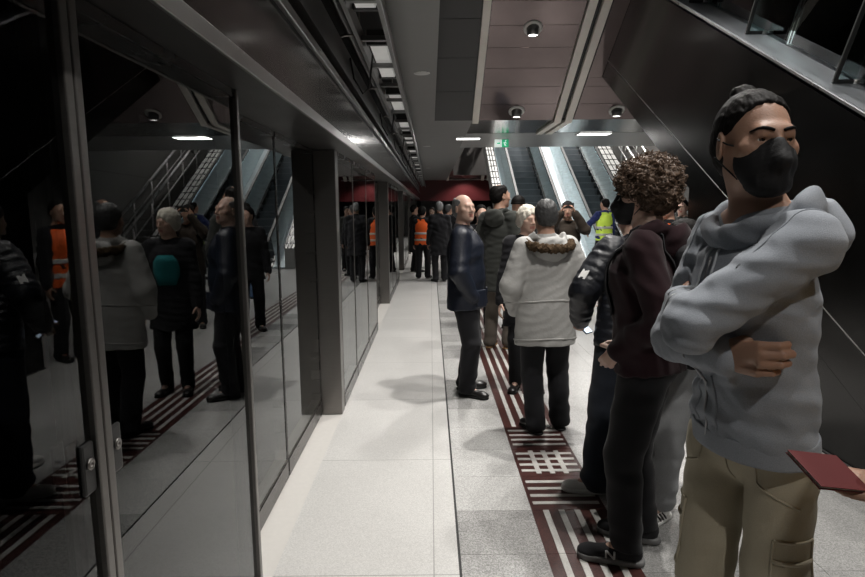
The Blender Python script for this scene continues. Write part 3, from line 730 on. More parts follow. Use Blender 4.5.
sb = tag(MB().box((-.03, -15, -.09), (.03, 17.5, .09), 0).build('support_beam', M_TRY, None, 0, (-.60, 13, 2.6)), 'steel channel running along the slot above the door header', 'beam')
for k in range(12):
    o = MB().tube([(0, 0, 0), (.02, .02, -.14), (.08, .04, -.24), (.13, .02, -.2), (.16, 0, .02)], .007, 6).build('loose_cable', M_BLK, None, 0, (-.565, 1.9 + k * 2.5, 2.665))
    tag(o, 'black cable looping down from the tray to the channel', 'cable', 'cables looping from the tray')

# tunnel side seen dimly through the glass
o = tag(MB().box((-.3, -.3, -1.3), (.3, .3, 4.0)).build('tunnel_column', plain('brick_brown', (.22, .1, .06), .85, 0, .3, .25, 9), None, 0, (-4.5, 6.9, 0)), 'brown column standing beyond the tracks', 'column')
for k in range(3):
    o = MB().box((-.12, -15, -.03), (.0, 17.5, .0)).box((-.02, -15, -.03), (.0, 17.5, .06)).build('wall_bracket_tray', M_TRY, None, 0, (-4.88, 13, 1.55 + k * .32))
    tag(o, ['lowest', 'middle', 'highest'][k] + ' cable shelf on the tunnel wall beyond the tracks', 'cable shelf')
for x in (-1.9, -3.35):
    o = MB().prism([(-.07, 0), (.07, 0), (.07, .02), (.01, .035), (.01, .12), (.035, .13), (.035, .17), (-.035, .17), (-.035, .13), (-.01, .12), (-.01, .035), (-.07, .02)], 1, -15, 17.5).build('track_rail', M_TRY, None, 0, (x, 13, -1.3))
    tag(o, 'steel running rail %s on the track bed' % ('nearer the doors' if x > -2 else 'further from the doors'), 'rail')

for k, y in enumerate((3.5, 8.5, 15.0)):  # fill lamps added so the tunnel and its column show through the glass
    t = thing('ceiling_fill_lamp', ['nearest', 'middle', 'furthest'][k] + ' small added lamp on the tunnel ceiling beyond the glass doors', 'lamp', (-2.6, y, 4.0)); MB().box((-.05, -.3, -.08), (.05, .3, 0)).build('case', M_TRY, t, .005); MB().box((-.04, -.28, -.085), (.04, .28, -.08)).build('tube', emit('tunnel_fill_tube', (1, .85, .7), .8), t)
    l = bpy.data.lights.new('tunnel_fill_beam', 'AREA'); l.shape = 'RECTANGLE'; l.size = .08; l.size_y = .5; l.energy = 9; l.color = (1, .8, .62); lo = bpy.data.objects.new('tunnel_fill_beam', l); COL.objects.link(lo); lo.parent = t; lo.location = (0, 0, -.1)
# ---- ceiling fittings
def downlight(x, y, z, label, group, power=0, slope=0., r=.075, lens=True, blend=.5, size=120):
    t = thing('downlight', label, 'downlight', (x, y, z), 0, group)
    R = rotx(slope)
    MB().lathe([(r * 1.7, 0), (r * 1.7, -.012), (r * 1.15, -.022), (r * 1.1, 0)], (0, 0, -.018), 24, 0, R).build('ring', M_WHT, t)
    MB().lathe([(r, .02), (r, -.12), (r * .86, -.12), (r * .8, -.1), (.001, -.1)], (0, 0, 0), 24).build('housing', M_TRY, t)
    MB().lathe([(r * .8, -.098), (r * .8, -.112), (.001, -.112)], (0, 0, 0), 24).build('lens', emit('downlight_lens', (1, .96, .9), 9), t)
    if power:
        l = bpy.data.lights.new('downlight_beam', 'SPOT'); l.energy = power; l.spot_size = math.radians(size); l.spot_blend = blend; l.shadow_soft_size = .06; l.color = (1, .965, .92)
        lo = bpy.data.objects.new('downlight_beam', l); COL.objects.link(lo); lo.parent = t; lo.location = (0, 0, -.14)
    return t
SLA = math.atan(.577)
for k, (x, y) in enumerate(((1.38, 8.24), (1.38, 9.70), (2.98, 9.70), (1.38, 6.95))):
    downlight(x, y, slope_z(y) + .02, ['white-ringed downlight higher up the burgundy soffit', 'white-ringed downlight at the foot of the burgundy soffit between the cream strips', 'white-ringed downlight on the burgundy soffit beyond the escalator flank', 'topmost downlight of the burgundy soffit'][k], 'downlights on the burgundy soffit', 130, -SLA)
for k, (x, y) in enumerate(((1.75, 28.4), (1.75, 30.2))): downlight(x, y, slope2(y) + .02, ['upper', 'lower'][k] + ' downlight on the distant burgundy soffit', 'downlights on the distant soffit', 160, -SLA, .09)
for k, y in enumerate((-.9, 2.8, 6.44, 13.9, 21.4)):
    t = thing('ceiling_disc_light', ['pale flush disc in the grey ceiling behind the viewer', 'pale flush disc in the grey ceiling just above the viewer', 'pale flush disc in the grey ceiling above the near doors', 'pale flush disc in the grey ceiling past the beam', 'pale flush disc in the grey ceiling far along the doors'][k], 'ceiling light', (-.08, y, 3.0), 0, 'flush discs in the grey ceiling')
    MB().lathe([(.085, .001), (.085, -.004), (.078, -.007), (.078, .001)], (0, 0, 0), 28).build('rim', M_SSL, t); MB().lathe([(.078, -.002), (.07, -.006), (.001, -.006)], (0, 0, 0), 28).build('diffuser', plain('disc_grey', (.55, .55, .54), .5), t)
def panel_light(x0, x1, y0, y1, label, power):
    t = thing('ceiling_panel_light', label, 'ceiling light', ((x0 + x1) / 2, (y0 + y1) / 2, 3.0))
    a, b = (x1 - x0) / 2, (y1 - y0) / 2
    mb = MB()
    for lo, hi in (((-a, -b), (a, -b + .02)), ((-a, b - .02), (a, b)), ((-a, -b + .02), (-a + .02, b - .02)), ((a - .02, -b + .02), (a, b - .02))): mb.box((lo[0], lo[1], -.02), (hi[0], hi[1], 0))
    mb.build('frame', M_SSL, t); MB().box((-a + .02, -b + .02, -.014), (a - .02, b - .02, -.002)).build('diffuser', emit('panel_glow', (1, .98, .95), 5), t)
    l = bpy.data.lights.new('panel_beam', 'AREA'); l.shape = 'RECTANGLE'; l.size = 2 * a; l.size_y = 2 * b; l.energy = power; l.color = (1, .97, .94)
    lo = bpy.data.objects.new('panel_beam', l); COL.objects.link(lo); lo.parent = t; lo.location = (0, 0, -.03)
panel_light(.52, 1.03, 12.15, 12.5, 'bright rectangular light in the beam above the grey-hooded man', 22)
panel_light(2.85, 3.5, 11.55, 11.9, 'bright rectangular light in the beam before the far escalators', 40)
# exit sign
t = thing('exit_sign', 'small lit green emergency exit sign hanging under the grey beam', 'sign', (1.46, 12.35, 2.89)); GRN = emit('sign_green', (.03, .42, .2), .7); SW = emit('sign_white', (.8, .9, .85), .6)
MB().box((-.15, -.015, -.085), (.15, .015, .085)).build('case', M_WHT, t, .004); MB().box((.0, -.018, -.075), (.14, -.0155, .075)).build('face', GRN, t); MB().box((-.14, -.018, -.075), (-.0, -.0155, .075)).build('face', SW, t)
mb = MB().tube([(.07, -.021, -.05), (.055, -.021, -.01), (.075, -.021, .03)], .008, 6).tube([(.055, -.021, -.01), (.09, -.021, -.045)], .008, 6).tube([(.03, -.021, .005), (.07, -.021, .02), (.1, -.021, .0)], .006, 6).lathe([(.001, -.004), (.013, -.004), (.013, .004), (.001, .004)], (.08, -.021, .05), 10, 0, rotx(PI / 2)); mb.build('pictogram', SW, t)
MB().prism([(-.1, -.012), (-.06, -.012), (-.06, -.03), (-.025, 0), (-.06, .03), (-.06, .012), (-.1, .012)], 1, -.021, -.019).build('arrow', GRN, t)
for q in (-.1, .1): MB().box((q - .006, -.006, .085), (q + .006, .006, .11)).build('bracket', M_SSL, t)

# ---- escalators
M_STEP = plain('step_dark', (.10, .11, .12), .5, .5, .5, .15, 5)
M_STEPE = plain('step_edge', (.16, .17, .18), .5, .4)
M_FLANK = steel('flank_steel', (.05, .049, .048), .22, (1.5, 1, 1), .2)
LED = emit('balustrade_led', (.72, .95, 1.0), 5)
M_DECK = steel('deck_streak_sheen', (.36, .40, .42), .32, (14, .6, 14), .5, .6)  # teal tint and strong streaks paint a glowing sheen into the deck colour
M_BAL = steel('balustrade_steel_sheen', (.42, .5, .52), .3, (1, .5, 9), .5, .6)  # teal-white sheen painted as tint and streaks in the steel
def escalator(label, x0, yf, tan, ytop, stepw=1.0, deck=.27, flank=None, rise=.218, near=2.3, led=True, y_lo=0., dm=None, solid=None):
    """x0: outer face on the viewer's left; yf: where the deck line meets the floor; climbs towards +y"""
    t = thing('escalator', label, 'escalator', (x0, yf, 0)); th = math.atan(tan); ct, st = math.cos(th), math.sin(th)
    ny, nz = -st, ct; w = stepw; X = [0, deck, deck + .12 + w, deck * 2 + .12 + w + .0]; X = [0, deck, deck + .06, deck + .06 + w, deck + .12 + w, 2 * deck + .12 + w]; LY = ytop - yf
    def para(xa, xb, d0, d1, name, m, y0=None, y1=None, par=t, bev=0):
        """slab between offsets d0..d1 along the incline's normal, from y0 to y1 along the slope"""
        a = 0 if y0 is None else y0; b = LY if y1 is None else y1
        return MB().prism([(a + ny * d0, a * tan + nz * d0), (b + ny * d0, b * tan + nz * d0), (b + ny * d1, b * tan + nz * d1), (a + ny * d1, a * tan + nz * d1)], 0, xa, xb).build(name, m, par, bev)
    for side, (xa, xb, xg) in enumerate(((X[0], X[1], X[1] - .012), (X[4], X[5], X[4] + .012))):
        para(xa, xb, -.05, 0, 'deck', dm or M_DECK, .05)
        n = max(2, int(LY / 1.25)); 
        for i in range(n):
            a, b = .35 + (LY - .35) * i / n, .35 + (LY - .35) * (i + 1) / n
            para(xg - .006, xg + .006, 0, .82, 'balustrade_panel' if solid else 'balustrade_glass', solid or GLC, a + .006, b - .006)
        para(xg - .035, xg + .035, .80, .86, 'handrail', M_BLK, -.1, None)
        if led: para(xg - .02, xg + .02, .775, .797, 'light_strip', LED, .1)
        # rounded newel end of the handrail
        pts = [(xg, -.1 + ny * .83, -.1 * tan + nz * .83)] + [(xg, -.35 - .3 * math.sin(a), .50 + .3 * math.cos(a)) for a in np.linspace(.2, PI - .1, 8)] + [(xg, .1, .2)]
        if y_lo == 0: MB().tube(pts, .034, 8).build('newel', M_BLK, t)
        para(X[1] if side == 0 else X[3], X[2] if side == 0 else X[4], -.12, .02, 'skirt', M_SSD, .05)
    k = 0
    y = .1
    while y < LY - .2:
        z = y * tan - .06; mb = MB()
        mb.box((X[2], y, z - .34), (X[3], y + rise / tan + .02, z), 0); mb.box((X[2] + .01, y - .004, z - .022), (X[3] - .01, y + .03, z + .003), 1)
        for j in range(10): xx = X[2] + .05 + j * (w - .1) / 9; mb.box((xx, y - .003, z - .3), (xx + .012, y, z - .03), 0)
        mb.build('step', [M_STEP, M_STEPE], t); y += rise / tan; k += 1
    MB().box((X[1], -1.5, .001), (X[4], .12, .012)).build('landing_plate', M_SS, t, .003)
    return t, X, para
# the near one on the right, seen from below its flank
TN = .545; XE = 2.55
e1, XX, para = escalator('near escalator climbing away on the right behind the man in the grey hoodie', XE, -.37, TN, 12.2, led=False, dm=steel('deck_steel', (.42, .44, .47), .36, (3, 1, 3), .1, .85))
def flank(t, ya, yb, za, zb, name, m, x0=0, x1=.05):
    """vertical side skin between two lines of the incline given by where they meet the floor (world y)"""
    mb = MB(); P = lambda y, off: (y + .37, TN * (y - off))
    return mb
def skin(off_lo, off_hi, y1, name, m, x0=-.0, x1=.06, y0=None):
    lo, hi = off_lo, off_hi
    pts = [(hi + .37, 0), (lo + .37, 0), (y1 + .37, TN * (y1 - lo)), (y1 + .37, TN * (y1 - hi))]
    return MB().prism(pts, 0, x0, x1).build(name, m, e1)
skin(2.65, 2.085, 11.8, 'truss_edge', M_FLANK); skin(2.06, -.31, 11.8, 'side_panel', M_FLANK); skin(2.085, 2.06, 11.8, 'seam_strip', M_SSL, .004, .05)
skin(-.31, -.345, 11.8, 'deck_lip', M_SSL, -.006, .05)
MB().prism([(2.65 + .37, 0), (11.8 + .37, TN * 9.15), (11.8 + .37, TN * 9.15 + .08), (2.5 + .37, 0)], 0, .06, XX[5]).build('underside', M_SSD, e1)
w = struct(MB().box((2.553, 2.9, 0), (2.60, 5.9, 1.5)).build('wall_under_escalator', M_FLANK), 'dark steel wall under the near escalator')
# cut its top to the incline
me = w.data
for v in me.vertices:
    if v.co.z > .1: v.co.z = TN * (v.co.y - 2.66)
MB().box((2.535, 2.2, 0), (2.553, 5.9, .012)).build('baseboard', M_BLK, w)
# black framed guards standing across the deck
th = math.atan(TN); ny, nz = -math.sin(th), math.cos(th)
for k, yy in enumerate((2.85, 4.0, 5.15, 6.3, 7.45)):
    z = TN * (yy + .37)
    t = thing('deck_guard', ['black framed guard low on the near escalator deck, past the edge of the photo', 'black framed guard on the escalator deck at the right edge, above the hooded man', 'second black framed guard up the near escalator deck', 'third black framed guard up the near escalator deck', 'topmost black framed guard on the near escalator deck'][k], 'guard', (XE + .08, yy, z), 0, 'guards on the near escalator deck')
    R = np.array([[1, 0, 0], [0, nz, ny], [0, -ny, nz]]).T; R = np.stack([A(1, 0, 0), A(0, nz, -ny) * 1.0, A(0, ny, nz)], 1)
    def bx(lo, hi, name, m): 
        return MB().box(lo, hi, 0, R).build(name, m, t, .003)
    bx((0, -.008, .0), (.03, .008, .72), 'post', M_BLKM); bx((.03, -.008, .0), (.15, .008, .026), 'foot_bar', M_BLKM); bx((.03, -.008, .694), (.15, .008, .72), 'top_bar', M_BLKM)
    bx((.03, -.004, .026), (.15, .004, .694), 'infill', GLC)
    MB().lathe([(.016, -.02), (.016, .02), (.001, .02)], R @ A(.158, 0, .012), 14, 0, R @ roty(PI / 2)).build('knob', M_SSL, t)
# the far pair
e2, _, p2_ = escalator('left one of the far pair of escalators, beyond the hooded crowd', 2.24, 15.9, .577, 25.6, 1.0, .33, solid=M_BAL)
e3, _, p3_ = escalator('right one of the far pair of escalators, behind the worker in the yellow vest', 4.13, 15.9, .577, 25.6, 1.0, .33, solid=M_BAL)
# white gridded claddings either side of the pair
def cladding(x0, x1, label):
    t = thing('escalator_cladding', label, 'cladding', (x0, 15.9, 0)); LY = 9.7; tan = .577
    MB().prism([(0, -.0), (LY, LY * tan), (LY, LY * tan + .55), (0, .55)], 0, 0, x1 - x0).build('panel', plain('clad_pale', (.34, .34, .33), .4, .2), t)
    mb = MB(); rnd = random.Random(5)
    for i in range(26):
        y = .2 + i * .36; mb.box((.0, y, y * tan + .548), (x1 - x0, y + .03, y * tan + .575)); 
    for q in (.0, .33, .66, 1.): x = q * (x1 - x0); mb.prism([(0, .55), (LY, LY * tan + .55), (LY, LY * tan + .575), (0, .575)], 0, x - .012, x + .012)
    mb.build('grid_strips', M_SSD, t)
cladding(1.95, 2.22, 'pale gridded cladding along the left side of the far escalators'); cladding(5.90, 6.35, 'pale gridded cladding along the right side of the far escalators')
t = thing('staircase', 'dim staircase with pale railings right of the far escalators', 'stairs', (6.45, 15.4, 0))
for k, x in enumerate((0, .5)):
    r_ = MB().tube([(x, -.2, .95), (x, 8, .95 + 4.62)], .04, 8).build('railing', M_SSL, t); MB().tube([(x, -.2, .55), (x, 8, .55 + 4.62)], .02, 8).build('mid_rail', M_SSL, r_)
    for i in range(7): MB().tube([(x, .3 + i * 1.15, (.3 + i * 1.15) * .577), (x, .3 + i * 1.15, (.3 + i * 1.15) * .577 + .95)], .022, 8).build('baluster', M_SSL, r_)
for i in range(24): MB().box((0, i * .3, 0), (.5, i * .3 + .3, .17 * (i + 1))).build('step', M_GREY, t)
# yawed grey wall at the far right
R8 = rotz(-math.radians(7.8)); mb = MB()
w = MB()
for i in range(3):
    for j in range(4): w.box((0, j * 3.0 + .006, .02 + i * 1.3), (.2, j * 3.0 + 2.99, .02 + i * 1.3 + 1.285), 0, R8, (6.9, 14.4, 0))
w = struct(w.build('wall_far_right', plain('clad_grey', (.15, .145, .14), .42, .3)), 'grey panelled wall right of the far escalators')
MB().box((.01, 0, 0), (.19, 12, 3.9), 0, R8, (6.9, 14.4, 0)).build('wall_backing', M_BLK, w)
struct(MB().box((1.0, 26.2, 3.0), (13.8, 26.5, 9.0)).build('wall_upper', plain('upper_wall', (.13, .12, .115), .6)), 'dim wall at the head of the far escalators')

# ---- suspended lighting tracks in the void (out of the photo, above the queue)
t = thing('lighting_track', 'black lighting track hung in the void over the queue', 'lighting track', (1.25, 2.8, 4.4))
MB().box((-.03, -4.2, 0), (.03, 4.4, .05)).build('channel', M_BLKM, t)
for q in (-3.8, 0, 3.3): MB().tube([(0, q, .05), (0, q, 4.59)], .006, 6).build('rod', M_SS, t)
for k, (y, pw) in enumerate(((-.8, 170), (1.9, 300), (4.6, 430), (7.0, 300))): downlight(1.25, y, 4.399, '%s black downlight on the lighting track over the queue' % ['rearmost', 'second', 'third', 'furthest'][k], 'downlights on the lighting track', pw, 0, .06, True, .6, 140)

# far end fill: downlights and rods added to light the far platform
for k, y in enumerate((15.2, 20.0, 26.0)): downlight(.95, y, 7.2, ['first', 'second', 'third'][k] + ' added high downlight in the void past the beam', 'added high downlights past the beam', 420, 0, .1, True, .6, 120)
for k, y in enumerate((15.2, 20.0, 26.0)): tag(MB().tube([(0, 0, 0), (0, 0, 1.8)], .008, 6).build('ceiling_rod', M_SS, None, 0, (.95, y, 7.2)), ['first', 'second', 'third'][k] + ' thin rod holding an added downlight past the beam', 'rod')
for k, (x, y) in enumerate(((3.2, 20.5), (5.0, 20.5), (4.1, 24.5))): downlight(x, y, 8.98, 'added fill downlight %s over the far escalators' % ['left', 'right', 'rearmost'][k], 'added fill downlights over the far escalators', 2000, 0, .12, True, .6, 120)  # unseen fill lamps added to brighten the far escalators

for k, (x, y) in enumerate(((3.9, 2.2), (3.9, 5.6))): downlight(x, y, 8.98, 'added fill downlight over the near escalator, ' + ['lower one', 'upper one'][k], 'added fill downlights over the near escalator', 900, 0, .12, True, .6, 70)  # unseen lamps added to lift the dark steps inside the near escalator
# ------------------------------------------------------------ the crowd
from mathutils.bvhtree import BVHTree
def bvh(o):
    me = o.data; return BVHTree.FromPolygons([v.co[:] for v in me.vertices], [p.vertices[:] for p in me.polygons])
def snap(tree, pts, toward, off=.002):
    """push points onto a garment along rays aimed at `toward` (a point or a function of the point)"""
    out = []
    for p in pts:
        p = A(*p); tg = toward(p) if callable(toward) else A(*toward); d = nrm(tg - p)
        hit = tree.ray_cast(Vector(p), Vector(d))
        out.append(A(*hit[0]) - d * off if hit[0] is not None else None)
    ok = [q for q in out if q is not None]
    return [q if q is not None else ok[min(range(len(ok)), key=lambda k: np.linalg.norm(ok[k] - pts[i]))] for i, q in enumerate(out)] if ok else [A(*p) for p in pts]
def seam(P, o, pts, name, mat, r=.003, n=None, off=.001, width=1, core=None):
    t = bvh(o); h = P.h
    pts = [A(*p) for p in pts]
    if n:   # resample
        q = []
        for a, b in zip(pts[:-1], pts[1:]): q += [a + (b - a) * i / n for i in range(n)]
        pts = q + [pts[-1]]
    core = core or (lambda p: A(P.pel[0] * 0, 0, p[2]))
    return MB().tube(snap(t, pts, core, off), r, 6).build(name, mat, o)
def front_line(P, z0, z1, y=.6, x=0., n=14):
    return [P.up(x, y, z0 * P.h + (z1 - z0) * P.h * i / n) for i in range(n + 1)]
def hood_down(P, mat, par, k=1., t=.022, back=.0, name='hood', drop=0.):
    S = SDF(); h, U, T = P.h, P.up, P.T
    S.torus(U(0, -.012 * h, (.838 - drop) * h), T @ rotx(-.5), .058 * h * k, t, .02, sx=1.08, sy=1.0, hz=1.5)
    S.ell(U(0, -.072 * h - back, (.805 - drop) * h), (.064 * h * k, .04 * h * k, .058 * h), T @ rotx(.25), .03)
    S.ell(U(0, -.05 * h - back, (.875 - drop) * h), (.052 * h * k, .042 * h * k, .045 * h), T, .02, 's')
    S.wrinkle(.0045, 26, 11, (1, 1, 1.3))
    return sobj(name, S, P.res, mat, par)
def band(P, hem, top, t, mat, par, name, wide=1.):
    S = SDF(); P.torso(S, hem * P.h, t, wide); S.cut(P.up(0, 0, top * P.h), P.T @ A(0, 0, 1), .003); return sobj(name, S, max(P.res * .8, .005), mat, par)
def vest(P, mat, refl, hem=.47, t=.032):
    S = SDF(); h = P.h; P.torso(S, hem * h, t); S.cut(P.up(0, 0, .835 * h), P.T @ A(0, 0, 1), .02)
    for q in (1, -1): S.ell(P.up(q * .155 * h, 0, .77 * h), (.05 * h, .1 * h, .1 * h), P.T, .01, 's')
    v = sobj('vest', S, P.res, mat, P.o)
    band(P, hem + .06, hem + .09, t + .004, refl, v, 'reflective_band'); band(P, hem + .15, hem + .18, t + .004, refl, v, 'reflective_band'); return v

C_BLK = fabric('black_cloth', (.012, .012, .014)); C_CHAR = fabric('charcoal_denim', (.008, .008, .0095), .9, .3, 300); C_NAVY = nylon('navy_shell', (.0055, .0085, .018), .5)
C_PUF = nylon('navy_puffer', (.007, .0085, .013), .48); C_HOOD = fabric('grey_fleece', (.25, .27, .30), .95, .3, 420, .3, .06); C_KHA = fabric('khaki_cotton', (.37, .33, .245), .9, .1, 320, .25, .1)
C_PARK = nylon('pale_grey_parka', (.38, .375, .36), .62); C_MARO = fabric('maroon_knit', (.015, .0045, .0065), .95, .25); C_OLIV = fabric('grey_green_cloth', (.035, .037, .033)); C_JOG = fabric('grey_jersey', (.21, .215, .22), .95, .25)
C_BRN = fabric('brown_grey_cloth', (.10, .085, .07)); C_TEAL = fabric('teal_knit', (.015, .16, .17)); C_DBR = fabric('dark_brown_cloth', (.03, .022, .016)); C_JEAN = fabric('blue_denim', (.05, .09, .16), .9, .3)
L_BLK = plain('black_leather', (.012, .011, .011), .35); L_BRN = plain('brown_leather', (.10, .045, .02), .5); S_BLK = plain('black_sole', (.01, .01, .01), .7); S_WHT = plain('white_sole', (.72, .72, .7), .6); SH_WHT = plain('white_trainer', (.74, .74, .72), .6); SH_GRY = plain('grey_trainer', (.25, .25, .25), .7)
H_DRK = plain('hair_dark', (.006, .005, .0045), .65, 0, .12, .3, 40, .4, 90, (1, 1, .3)); H_GRY = plain('hair_grey', (.16, .16, .16), .6, 0, .4, .4, 60, .4, 90); H_WHT = plain('hair_white', (.62, .58, .50), .6, 0, .4, .2, 60, .5, 90); H_SPP = plain('hair_dark_grey', (.05, .05, .05), .55, 0, .4, .6, 70, .4, 90); H_CUR = plain('hair_brown_curl', (.095, .058, .036), .55, 0, .4, .35, 50, .4, 120)
MASK = plain('black_mask_cloth', (.011, .011, .012), .75, 0, .3, .1, 40, .15, 300)
HV_Y = plain('hi_vis_yellow', (.62, .85, .10), .7, 0, .4, .06); HV_O = plain('hi_vis_orange', (.85, .13, .02), .7, 0, .4, .06); REFL = plain('reflective_silver', (.6, .6, .58), .35, .3)
ZIP = plain('zip_metal', (.2, .2, .21), .35, .7)

# 1 -- man in the grey hoodie, arms crossed
P = Person('man with hair bun, black mask, grey hooded zip top and khaki cargo trousers, arms crossed', 0.878, 1.555, 1.88, 206, 271, 0, .94, (3.5, 0), -20, ((.03, .02, -12), (-.11, -.04, 12)),
    (dict(to=(-.03, .172, 1.225), hint=(1, -.15, -.75), fd=(-.75, -.32, .12), pn=(.1, -1, 0), curl=(.8, .84, .88, .92), thumb=1.4, k=1.08), dict(to=(.16, .11, 1.33), hint=(-.25, 1, -.45), fd=(.3, -.6, -.1), pn=(-.4, -1, 0), curl=(.5,) * 4)), .0052, 'tan')
P.body().eyes((-.12, .0), H_DRK).hair(H_DRK, 'bun', .0035).mask(MASK, .004)
S = SDF(); S.ell(P.H(0, .026, -.074), [.0565 * P.hs, .058 * P.hs, .048 * P.hs], P.Rh, .01); S.cut(P.H(0, 0, -.052), P.Rh @ nrm((0, -.55, 1)), .004); S.wrinkle(.0012, 220, 2); sobj('beard', S, .004, H_DRK, P.o)
def fold(S, P=P):
    near = lambda X: sum(np.exp(-(((X - c) ** 2).sum(1)) / r ** 2) for c, r in ((P.el[-1], .13), (P.el[1], .13), (P.sh[-1] * .8 + P.el[-1] * .2 - A(0, 0, .06), .12), (P.sh[1] * .8 + P.el[1] * .2, .12), (P.up(0, .1, .55 * P.h), .14)))
    S.wrinkle(.0048, 42, 21, (1, 1, 1.2), near); S.wrinkle(.0042, 26, 8, (1, .6, 1.6), lambda X: np.clip((1.32 - X[:, 2]) / .12, 0, 1))
    for (a, b, r) in (((.07, .06, .60), (-.09, .09, .62), .012), ((.1, .05, .64), (-.02, .115, .66), .011), ((-.1, .0, .63), (-.12, .05, .70), .012)):
        S.cone(P.up(a[0] * 1.05, a[1] * 1.5, a[2] * P.h), P.up(b[0] * 1.05, b[1] * 1.4, b[2] * P.h), r, r * .6, .03)
J = P.jacket(C_HOOD, .512, .017, 'hooded_top', (.0034, 19), None, None, False, .0055, .004, None, fold, 1.0, 4, .031, .026)
hd_ = hood_down(P, C_HOOD, J, 1.12, .024, .005)
seam(P, J, front_line(P, .52, .80), 'zip', ZIP, .0035)
b_ = band(P, .505, .537, .021, C_HOOD, J, 'waistband', 1.0)
for q in (1, -1):
    d = nrm(P.el[q] - P.wr[q]); S = SDF(); S.cone(P.wr[q] - d * .004, P.wr[q] + d * .055, .033, .037, .01); S.cut(P.wr[q] - d * .012, -d, .006); S.disp(lambda X, c=P.wr[q], d=d: .0008 * np.sin(110 * ((X - c) @ nrm(np.cross(d, (0, .3, 1))))), .002); sobj('cuff', S, .0045, C_HOOD, J)
    pts = [P.up(q * .035, .3, .835 * P.h), P.up(q * .04, .3, .80 * P.h), P.up(q * .05, .3, .765 * P.h), P.up(q * .048, .3, .735 * P.h)]
    s_ = seam(P, J, pts, 'drawstring', plain('cord_grey', (.42, .44, .46), .8), .0035, 5, .003)
    seam(P, J, [P.up(q * .06, .4, .625 * P.h), P.up(q * .10, .4, .61 * P.h), P.up(q * .135, .4, .575 * P.h), P.up(q * .14, .4, .55 * P.h)], 'pocket_seam', C_HOOD, .0035, 8)
    seam(P, J, [P.sh[q] + A(q * .3 * math.cos(a) * 0 + q * .002, 0, 0) + P.T @ A(q * .0, .25 * math.cos(a), .25 * math.sin(a)) for a in np.linspace(-.6, PI + .6, 24)], 'shoulder_seam', C_HOOD, .0022, None, .0005, 1, lambda p, c=P.sh[q]: c)
P.b = .84; K = P.trousers(C_KHA, .013, 'cargo_trousers', (.0065, 17), .012, .0055, .56, 1.1, .03, None, 9)
for q in (1, -1):
    seam(P, K, [A(q * .075, .3, .985), A(q * .095, .3, .95), A(q * .115, .25, .89), A(q * .3, .1, .845)], 'pocket_seam', C_KHA, .003, 8, .0008, 1, lambda p, q=q: A(q * .07, 0, p[2]))
for q in (1, -1):
    a, b = P.hip[q], P.kn[q]; c = a + (b - a) * .66
    for dz, r_ in ((.10, .004), (.045, .006), (-.1, .004)): seam(P, K, [c + A(q * .3 * math.cos(t), .3 * math.sin(t), dz) for t in np.linspace(-.35, 1.1, 14)], 'cargo_pocket_seam', C_KHA, r_, None, .001, 1, lambda p, c=c: A(c[0], c[1], p[2]))
    for t in (-.35, 1.1): seam(P, K, [c + A(q * .3 * math.cos(t), .3 * math.sin(t), dz) for dz in np.linspace(.10, -.1, 9)], 'cargo_pocket_seam', C_KHA, .004, None, .001, 1, lambda p, c=c: A(c[0], c[1], p[2]))
seam(P, K, [A(0, .3, 1.0), A(.004, .3, .9), A(.0, .3, .86)], 'fly_seam', C_KHA, .0025, 8)
P.shoes(L_BRN, S_BLK)

# 2 -- curly haired man
P = Person('man with bushy brown curls, black mask and maroon sweatshirt, seen in profile', .97, 2.58, 1.77, 152, 163, -4, 1.08, (4, 0), 0, ((.09, .0, 4), (-.135, .04, 8)),
    (dict(to=(.17, .13, .95), hint=(.5, -1, 0), fd=(0, .3, -.6)), dict(to=(-.15, .10, .98), hint=(-.5, -1, 0), fd=(.3, .3, -.6), curl=(.6,) * 4)), .007, 'pale')
P.body().eyes().hair(H_CUR, 'curly', .0065).mask(MASK).glasses(M_BLKM)
rs = np.random.RandomState(4); mb = MB(); me = P.hair_o.data; nv = len(me.vertices); cc = P.H(0, -.02, .03)
for i in rs.choice(nv, min(1500, nv), False):
    v = A(*me.vertices[i].co); n = A(*me.vertices[i].normal)
    if (v - P.H(0, 0, -.07)) @ (P.Rh @ A(0, 0, 1)) < 0: continue
    n = nrm(n + .35 * rs.normal(size=3)); u = nrm(np.cross(n, rs.normal(size=3))); w_ = np.cross(n, u); L_ = .012 + .02 * rs.rand(); r_ = .0045 + .004 * rs.rand(); ph = rs.rand() * 6; v = v - n * .008
    mb.tube([v + n * L_ * (j / 6) + r_ * (u * (math.cos(ph + j * 1.15) - math.cos(ph)) + w_ * (math.sin(ph + j * 1.15) - math.sin(ph))) for j in range(7)], [.0022] * 6 + [.0008], 3, 0, False)
mb.build('curl_strands', H_CUR, P.hair_o)
J = P.jacket(C_MARO, .50, .022, 'sweatshirt', (.005, 24), None, None, False, None, .006, None, None, 1.02, 8)
hood_down(P, C_MARO, J, 1.0, .02)
P.trousers(C_CHAR, .02, 'jeans', (.006, 20), .0, None, .56, 1.15, .07)
P.shoes(fabric('black_suede', (.02, .02, .022)), plain('dim_sole', (.16, .16, .16), .7), 'sneaker', .0055, None, plain('lace_grey', (.45, .45, .45), .8), None, plain('emblem_grey', (.5, .5, .5), .6))
bp = thing('backpack', 'black backpack worn by the curly-haired man, strap over his shoulder', 'backpack', tuple(P.o.location), math.radians(152 - 90))
S = SDF(); S.box(P.up(0, -.19, .70 * P.h), (.125, .065, .19), P.T, .05); S.box(P.up(0, -.265, .64 * P.h), (.1, .03, .1), P.T, .025, .02); S.wrinkle(.003, 30, 2); bag = sobj('bag', S, .009, nylon('backpack_black', (.014, .014, .016), .6), bp)
tj = bvh(J)
